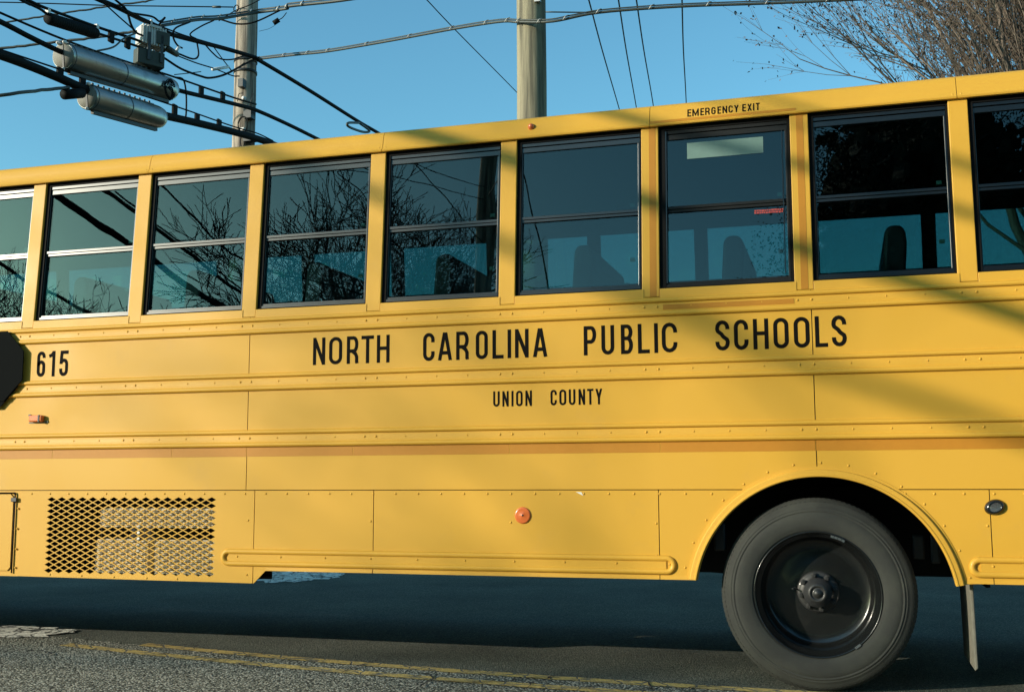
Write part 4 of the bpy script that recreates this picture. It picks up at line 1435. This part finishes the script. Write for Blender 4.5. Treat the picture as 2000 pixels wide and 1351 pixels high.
# spacers
def spacer(parent, p, up_, dn, w=0.045, t=0.035):
    m = MB()
    m.box(p[0]-t/2, p[0]+t/2, p[1]-w, p[1]+w, p[2]-dn, p[2]+up_)
    bevel(m.build('cable_spacer', M['cable'], parent), 0.008)
for p in CLAMPS_FEED: spacer(c_feed, p, 0.07, 0.07)
for i, p in enumerate(CLAMPS_LOW): spacer(c_low, p, 0.06 + (0.05 if i in (1, 2) else 0), 0.05)
for p in CLAMPS_UP: spacer(c_up, p, 0.06, 0.05)
# a second cable over the street further up the road
cable('trunk_cable', [(-16.9, 6, 8.0), (-17.0, -8, 7.75), (-17.085, -11.234, 7.6), (-17.4, -13.2, 7.5), (-17.64, -15.2, 7.4), (-18.2, -22, 7.4), (-19, -34, 7.8)], 0.042, M['cable'], 'thick black cable over the road, seen as the lower soft shadow band on the bus')
# thin wires mirrored in the middle windows
cable('drop_wire', [(-7.55, -17, 9.5), (-7.4, -12, 8.0), (-7.25, -9, 6.94), (-6.92, -8.9, 6.56), (-6.6, -8.8, 6.2)], 0.008, M['cable'], 'thin wire mirrored above the bare tree in the third full window', 'wire')
cable('drop_wire', [(-7.5, -17, 9.8), (-6.6, -11, 7.7), (-6.05, -9, 6.96), (-5.6, -9, 6.4), (-5.22, -9, 5.97), (-4.9, -8.9, 5.6)], 0.008, M['cable'], 'thin wire mirrored left of the dark pole in the window', 'wire')
cable('drop_wire', [(-7.5, -17, 9.6), (-5.2, -11, 7.6), (-4.43, -9, 6.82), (-4.17, -9, 5.97), (-3.98, -9, 5.19), (-3.9, -9, 4.7)], 0.012, M['cable'], 'thin wire mirrored right of the dark pole in the window', 'wire')

# ------------------------------------------------------------------ splice cases, closure, amplifier
def case(a, b, r, label):
    a, b = Vector(a), Vector(b)
    e = empty('splice_case', a)
    tag(e, label, 'splice case', 'stainless steel splice cases')
    ax = (b-a)
    L = ax.length
    ax.normalize()
    m = MB()
    m.revolve([(0.0005, -0.029), (r*0.93, -0.029), (r, -0.015), (r, L-0.16), (r*0.985, L-0.10), (r*0.9, L-0.03), (r*0.70, L), (0.0005, L+0.01)], (0, 0, 0), ax, 40)
    o = m.build('shell', M['steel'], e)
    m = MB()
    m.revolve([(0.0005, -0.034), (r*0.90, -0.034), (r*0.90, -0.031), (0.0005, -0.031)], (0, 0, 0), ax, 32)
    m.build('end_cap', M['case_end'], e)
    sp_ = o.modifiers.new('split', 'EDGE_SPLIT'); sp_.split_angle = R(40)
    m = MB()
    m.revolve([(r*0.985, 0.0), (r*1.02, 0.0), (r*1.02, 0.012), (r*0.985, 0.012)], (0, 0, 0), ax, 32)
    c = ax*(L*0.45)
    m.revolve([(r, 0.0), (r*1.012, 0.0), (r*1.012, 0.02), (r, 0.02)], c, ax, 32)
    m.build('band', M['hub'], e)
    side = ax.cross(Vector((0, 0, 1))).normalized()
    dn = side.cross(ax).normalized()
    if dn.z > 0: dn = -dn
    m = MB()
    q = [dn*(r-0.01)+side*0.02, dn*(r+0.035)+side*0.02, dn*(r+0.035)-side*0.02, dn*(r-0.01)-side*0.02]
    m.hexa([q[0]+ax*0.05, q[1]+ax*0.05, q[2]+ax*0.05, q[3]+ax*0.05, q[0]+ax*(L-0.10), q[1]+ax*(L-0.10), q[2]+ax*(L-0.10), q[3]+ax*(L-0.10)])
    m.build('flange', M['hub'], e)
    m = MB()
    upv = -dn
    nb = int(L/0.11)
    for i in range(nb):
        c = upv*(r+0.012) + ax*(0.08+i*(L-0.2)/nb) + side*0.0
        m.revolve([(0.0005, 0.022), (0.014, 0.020), (0.014, -0.015)], c, upv, 6, smooth=False)
    q = [upv*(r-0.012)+side*0.016, upv*(r+0.010)+side*0.016, upv*(r+0.010)-side*0.016, upv*(r-0.012)-side*0.016]
    m.hexa([q[0]+ax*0.03, q[1]+ax*0.03, q[2]+ax*0.03, q[3]+ax*0.03, q[0]+ax*(L-0.14), q[1]+ax*(L-0.14), q[2]+ax*(L-0.14), q[3]+ax*(L-0.14)])
    m.build('clamp_bar', M['hub'], e)
    m = MB()
    for s_ in (-1, 1):
        m.dome(ax*(-0.035)+upv*(r*0.97)+side*0.04*s_, 0.022, 0.04, -ax, 8)
    m.dome(ax*(-0.035)+dn*(r*0.95), 0.018, 0.03, -ax, 8)
    m.build('bolt', M['white_plastic'], e)
    m = MB()
    m.box(-0.004, 0.004, -0.012, 0.012, -r*0.93, r*0.93)
    sm_ = m.build('end_seam', M['hub'], e)
    sm_.matrix_local = Matrix.Translation(-ax*0.036) @ ax.to_track_quat('X', 'Z').to_matrix().to_4x4()
    return e
case(CASE_1[0], CASE_1[1], 0.145, 'longer upper stainless splice case with a band round its middle')
case(CASE_2[0], CASE_2[1], 0.140, 'shorter lower stainless splice case under the other one')
a, b = Vector(CLOSURE[0]), Vector(CLOSURE[1])
e = empty('closure', a)
tag(e, 'small black ribbed closure hanging from the feeder cable at top left', 'closure')
ax = (b-a); L = ax.length; ax.normalize()
m = MB()
prof_ = [(0.0005, 0.0), (0.055, 0.0), (0.062, 0.02)]
z = 0.03
while z < L-0.03:
    prof_ += [(0.062, z), (0.066, z+0.008), (0.062, z+0.016)]
    z += 0.035
prof_ += [(0.062, L-0.02), (0.052, L), (0.0005, L)]
m.revolve(prof_, (0, 0, 0), ax, 20)
m.build('shell', M['cable'], e)
m = MB()
for t_ in (0.0, L):
    m.box(ax.x*t_-0.02, ax.x*t_+0.02, ax.y*t_-0.02, ax.y*t_+0.02, ax.z*t_+0.055, ax.z*t_+0.105)
m.build('hanger', M['white_plastic'], e)
# amplifier
c = Vector(AMP[0]); c2 = Vector(AMP[1])
e = empty('amplifier', c)
tag(e, 'pale cast amplifier box with a dark power box strapped below', 'amplifier')
rotm = Matrix.Rotation(R(58), 4, 'Z')
def abox(mb, x0, x1, y0, y1, z0, z1, off=Vector((0, 0, 0))):
    pts = [(x0, y0, z0), (x1, y0, z0), (x1, y0, z1), (x0, y0, z1), (x0, y1, z0), (x1, y1, z0), (x1, y1, z1), (x0, y1, z1)]
    mb.hexa([(rotm @ Vector(p)) + off for p in pts])
m = MB()
abox(m, -0.17, 0.16, -0.085, 0.085, -0.115, 0.10)
bevel(m.build('housing', M['housing'], e), 0.018, 3)
m = MB()
for i in range(9):
    abox(m, -0.15+i*0.035, -0.138+i*0.035, -0.10, 0.10, -0.125, 0.112)
abox(m, -0.06, 0.08, -0.105, 0.105, 0.095, 0.125)
m.build('cooling_fin', M['housing'], e, 'stuff')
m = MB()
abox(m, 0.02, 0.19, -0.11, -0.088, -0.10, 0.07)
abox(m, 0.165, 0.20, -0.08, 0.08, -0.12, 0.05)
bevel(m.build('cover', M['dark_housing'], e), 0.01)
off = c2-c
m = MB()
abox(m, -0.17, 0.17, -0.07, 0.07, -0.095, 0.095, off)
bevel(m.build('power_box', M['dark_housing'], e), 0.01)
m = MB()
for x in (-0.07, 0.09):
    abox(m, x-0.018, x+0.018, -0.11, -0.10, -0.32, 0.02)
m.build('strap', M['hub'], e)
m = MB()
for x in (-0.02, -0.07):
    m.tube([rotm @ Vector((x, -0.02, 0.1)), rotm @ Vector((x, -0.02, 0.19))], 0.014, 8)
m.dome(rotm @ Vector((-0.02, -0.02, 0.19)), 0.02, 0.03, (0, 0, 1), 8)
m.build('port', M['white_plastic'], e)
# tangle of thin wires between the power box and the upper case
m = MB()
rr = random.Random(21)
for i in range(5):
    q0 = off + Vector((rr.uniform(-0.05, 0.05), rr.uniform(0, 0.25), -0.09))
    pts = [q0]
    for k_ in range(7):
        a_ = k_*1.25+rr.uniform(0, 1)
        pts.append(off + Vector((0.16+0.02*rr.random(), 0.18+0.085*math.cos(a_)+0.03*rr.random(), -0.28-0.02*k_+0.10*math.sin(a_))))
    m.tube(spline(pts, 5), 0.006, 5)
m.build('wire_tangle', M['cable'], e, 'stuff')
# tubes and connectors
m = MB(); m.tube([TUBE_WHITE[0], TUBE_WHITE[1]], 0.020, 10)
tag(m.build('white_tube', M['white_plastic']), 'short white plastic tube hanging on wires left of the grey pole', 'tube')
m = MB(); m.tube([DARK_CONN[0], DARK_CONN[1]], [0.045, 0.035], 10)
tag(m.build('connector', M['dark_housing']), 'dark cylindrical connector right of the amplifier', 'connector')
m = MB(); m.tube([WHITE_PIN[0], WHITE_PIN[1]], 0.018, 8)
tag(m.build('pin', M['white_plastic']), 'white pin standing on the dark connector', 'pin')
m = MB(); m.tube([SMALL_CYL[0], SMALL_CYL[1]], 0.035, 10)
tag(m.build('capsule', M['cable']), 'small black capsule on a thin tail right of the grey pole', 'capsule')
m = MB(); m.tube([SIDE_CYL[0], SIDE_CYL[1]], 0.055, 12)
tag(m.build('cable_tube', M['cable']), 'short black tube at the left of the lower splice case', 'tube')
m = MB(); m.tube([GUY_INSUL[0], GUY_INSUL[1]], 0.018, 8)
tag(m.build('insulator', M['lashed']), 'slim insulator on the guy wire left of the grey pole', 'insulator')
lp = [Vector(v) for v in LOOP_HARDWARE]
m = MB(); m.tube(spline(lp+[lp[0]], 6), 0.022, 7)
tag(m.build('cable_loop', M['lashed']), 'oval storage loop on the black cable just above the roof', 'cable loop')

# ------------------------------------------------------------------ bare trees
def tree_mesh(seed, height, trunk_r, fork_z, n_main, spread, depth, up_bias, twig_len, leaf=0, leaf_size=0.05, gnarl=0.18, min_sides=3, min_r=0.0, more=0, rs=1.0):
    rr = random.Random(seed)
    trunk, crown, leaves = MB(), MB(), MB()
    def grow(p, d, length, r, lev):
        n = 4 if lev < depth-1 else 3
        pts, rad = [p], [r]
        q = p
        dd = d
        for i in range(n):
            dd = (dd + Vector((rr.gauss(0, gnarl), rr.gauss(0, gnarl), rr.gauss(0, gnarl)*0.6 + up_bias))).normalized()
            q = q + dd*(length/n)
            pts.append(q)
            rad.append(max(min_r, r*(1-0.45*(i+1)/n)))
        sides = 7 if lev == 0 else (5 if lev == 1 else min_sides)
        crown.tube(pts, rad, sides, caps=False)
        if lev >= depth:
            if leaf:
                for _ in range(leaf):
                    c_ = pts[rr.randrange(1, len(pts))] + Vector((rr.uniform(-1, 1), rr.uniform(-1, 1), rr.uniform(-1, 1)))*leaf_size*1.4
                    u = Vector((rr.uniform(-1, 1), rr.uniform(-1, 1), rr.uniform(-1, 1))).normalized()*leaf_size*rr.uniform(0.5, 1.0)
                    w = u.orthogonal().normalized()*leaf_size*0.55
                    leaves.add([c_-u, c_+w, c_+u, c_-w], [(0, 1, 2, 3)])
            return
        kids = (rr.choice((2, 3, 3)) if lev < 2 else rr.choice((3, 4, 4))) + (more if lev >= 2 else 0)
        for i in range(kids):
            t = 1.0 if i == 0 else rr.uniform(0.3, 0.95)
            idx = max(1, min(n, int(round(t*n))))
            base = pts[idx]
            ax_ = dd.orthogonal().normalized()
            ax_ = Matrix.Rotation(rr.uniform(0, 2*math.pi), 3, dd) @ ax_
            ang = rr.uniform(0.10, 0.30) if i == 0 else rr.uniform(0.40, 0.95)*spread
            nd = Matrix.Rotation(ang, 3, ax_) @ dd
            grow(base, nd.normalized(), length*rr.uniform(0.55, 0.80)*(twig_len if lev == depth-1 else 1.0), rad[idx]*(0.85 if i == 0 else rr.uniform(0.5, 0.7)), lev+1)
    tp = [(0, 0, -0.2), (0.01, 0, fork_z*0.4), (0.03, 0.01, fork_z)]
    trunk.tube(tp, [trunk_r*1.25, trunk_r, trunk_r*0.9], 10)
    for i in range(n_main):
        a = 2*math.pi*(i+rr.uniform(-0.25, 0.25))/n_main
        tilt = rr.uniform(0.15, 0.75)*spread
        d0 = Vector((math.sin(tilt)*math.cos(a), math.sin(tilt)*math.sin(a), math.cos(tilt)))
        grow(Vector((0.02, 0, fork_z-0.15)), d0, (height-fork_z)*rr.uniform(0.36, 0.5), rs*trunk_r*rr.uniform(0.45, 0.62), 0)
    return trunk, crown, leaves
def tree(name, loc, label, group, bark, rotz=0, **kw):
    e = empty(name, loc)
    e.rotation_euler = (0, 0, rotz)
    tag(e, label, 'tree', group)
    t, c, l = tree_mesh(**kw)
    t.build('trunk', bark, e)
    c.build('crown', bark, e, 'stuff')
    if l.f:
        l.build('leaves', M['leaf'], e, 'stuff')
    return e
def copy_tree(o, loc, rotz, sc, label):
    c = o.copy()
    COL.objects.link(c)
    c.location = loc
    c.rotation_euler = (0, 0, rotz)
    c.scale = (sc, sc, sc)
    c['label'] = label
    if 'twiggy' in label and 'group' in c: del c['group']
    for ch in o.children:
        d_ = ch.copy()
        COL.objects.link(d_)
        d_.parent = c
    return c
tree('pear_tree', (3.05, 9.2, 0), 'twiggy upright tree with dry brown leaf tufts behind the rear of the bus', None, M['bark'],
     seed=11, height=9.5, trunk_r=0.20, fork_z=2.1, n_main=26, spread=0.56, depth=4, up_bias=0.05, twig_len=0.9, leaf=4, leaf_size=0.026, gnarl=0.10, more=2, rs=0.82)
copy_tree(bpy.data.objects['pear_tree'], (4.3, 11.4, 0), 2.4, 1.10, 'second twiggy tree filling the top right corner behind the first')
GT = 'bare trees mirrored in the bus windows'
bt = tree('bare_tree', (-17.1, -31.5, 0), 'broad bare tree mirrored large in the third and fourth full windows', GT, M['dark_bark'],
          seed=18, height=17, trunk_r=0.5, fork_z=3.0, n_main=7, spread=0.85, depth=5, up_bias=0.02, twig_len=0.95, gnarl=0.22, min_r=0.0135, more=1)
copy_tree(bt, (-24.4, -31, 0), 2.0, 0.62, 'smaller bare tree mirrored left of the broad one')
copy_tree(bt, (-29.0, -30, 0), 4.0, 0.74, 'bare tree mirrored in the second window from the left')

def clump_tree(name, loc, h, rx, label, seed, n, leaf, group=None, z0=0.8):
    rr = random.Random(seed)
    e = empty(name, loc)
    tag(e, label, 'tree', group)
    t = MB()
    t.tube([(0, 0, -0.2), (0.03, 0, h*0.4), (0, 0.02, h*0.9)], [0.28, 0.18, 0.04], 8)
    t.build('trunk', M['dark_bark'], e)
    m = MB()
    cl = [(rr.uniform(0.05, 0.97), rr.uniform(0, 6.28), rr.uniform(0.35, 1.0)) for _ in range(150)]
    for i in range(n):
        f, a, q = cl[rr.randrange(len(cl))]
        rad = rx*(math.sin(math.pi*min(1, f*0.8+0.2))**0.7)*q
        c_ = Vector((rad*math.cos(a), rad*math.sin(a), z0+f*(h-z0))) + Vector((rr.gauss(0, 1), rr.gauss(0, 1), rr.gauss(0, 1))).normalized()*(rx*0.26*rr.random()**0.6)
        u = Vector((rr.uniform(-1, 1), rr.uniform(-1, 1), rr.uniform(-1, 1))).normalized()*leaf*rr.uniform(0.5, 1.2)
        w = u.orthogonal().normalized()*leaf*0.5
        m.add([c_-u, c_+w, c_+u, c_-w], [(0, 1, 2, 3)])
    for i in range(n//6):
        f, a, q = cl[rr.randrange(len(cl))]
        rad = rx*0.6*(math.sin(math.pi*min(1, f*0.8+0.2))**0.7)*q
        c_ = Vector((rad*math.cos(a), rad*math.sin(a), z0+f*0.93*(h-z0))) + Vector((rr.gauss(0, 1), rr.gauss(0, 1), rr.gauss(0, 0.8)))*rx*0.12
        u = Vector((rr.uniform(-1, 1), rr.uniform(-1, 1), rr.uniform(-1, 1))).normalized()*0.22
        w = u.orthogonal().normalized()*0.18
        m.add([c_-u, c_+w, c_+u, c_-w], [(0, 1, 2, 3)])
    m.build('crown', M['needle'], e, 'stuff')
    return e
clump_tree('evergreen_tree', (2.0, -20, 0), 13.8, 4.4, 'dense dark evergreen mirrored from the emergency exit window to the right edge', 31, 95000, 0.042)
clump_tree('evergreen_tree', (10.5, -21, 0), 11.5, 3.4, 'dark evergreen tree standing right of the other evergreen across the road', 32, 40000, 0.06)
# unseen woods added to block low sky and sun, as loose leaf quads
def wood_line(name, x0, x1, y, h, seed, n, flat=False, q_=1.0):
    rr = random.Random(seed)
    m = MB()
    for i in range(n):
        x = rr.uniform(x0, x1)
        top = h*(0.7+0.3*math.sin(x*0.35+seed)+0.15*math.sin(x*1.3))
        if flat:
            top = h*(1+0.03*math.sin(x*2.1)+0.02*math.sin(x*5.3))*(1.5 if (y == -15 and x < -29.5) else 1.0)  # left end raised to keep sun off the ground beyond the bus
        c_ = Vector((x, y+rr.uniform(-2, 2), top*rr.random()**0.7))
        u = Vector((rr.uniform(-1, 1), rr.uniform(-1, 1), rr.uniform(-1, 1))).normalized()*rr.uniform(0.25, 0.6)*q_
        w = u.orthogonal().normalized()*0.3*q_
        m.add([c_-u, c_+w, c_+u, c_-w], [(0, 1, 2, 3)])
    o = m.build(name, M['needle'])
    tag(o, None, None, None, 'stuff')
    return o
wood_line('sky_block_wood', -20, 60, -27, 8.6, 3, 14000, True)  # camera side, added to darken the shade under the bus
wood_line('sky_block_wood', -30, 22, 14.5, 3.7, 4, 50000, True, 0.25)  # behind the bus, added to cut low skylight reaching under it
wood_line('sun_block_wood', -60, -24.4, -15, 6.2, 6, 22000, True)  # added to shade the lower left road and ground beyond the bus

# ------------------------------------------------------------------ every loose piece becomes a part of its own
def split_pieces(o):
    me = o.data
    par = list(range(len(me.vertices)))
    def find(i):
        while par[i] != i:
            par[i] = par[par[i]]
            i = par[i]
        return i
    for e_ in me.edges:
        a_, b_ = find(e_.vertices[0]), find(e_.vertices[1])
        if a_ != b_:
            par[a_] = b_
    roots = {}
    for i in range(len(par)):
        roots.setdefault(find(i), []).append(i)
    if len(roots) < 2:
        return
    faces = {r_: [] for r_ in roots}
    for p_ in me.polygons:
        faces[find(p_.vertices[0])].append((tuple(p_.vertices), p_.use_smooth))
    first_ = True
    for r_, vs_ in roots.items():
        idx = {v: k_ for k_, v in enumerate(vs_)}
        nm = bpy.data.meshes.new(o.name)
        nm.from_pydata([me.vertices[v].co.copy() for v in vs_], [], [tuple(idx[v] for v in f_) for f_, _ in faces[r_]])
        nm.polygons.foreach_set('use_smooth', [s_ for _, s_ in faces[r_]])
        nm.materials.append(me.materials[0])
        if first_:
            new = nm
            first_ = False
        else:
            c_ = o.copy()
            c_.data = nm
            COL.objects.link(c_)
    o.data = new
KEEP = ('lettering', 'bus_number', 'crown', 'leaves')
for o in list(bpy.data.objects):
    if o.type == 'MESH' and o.get('kind') not in ('stuff', 'structure') and o.data.users == 1 and not o.name.startswith(KEEP):
        split_pieces(o)
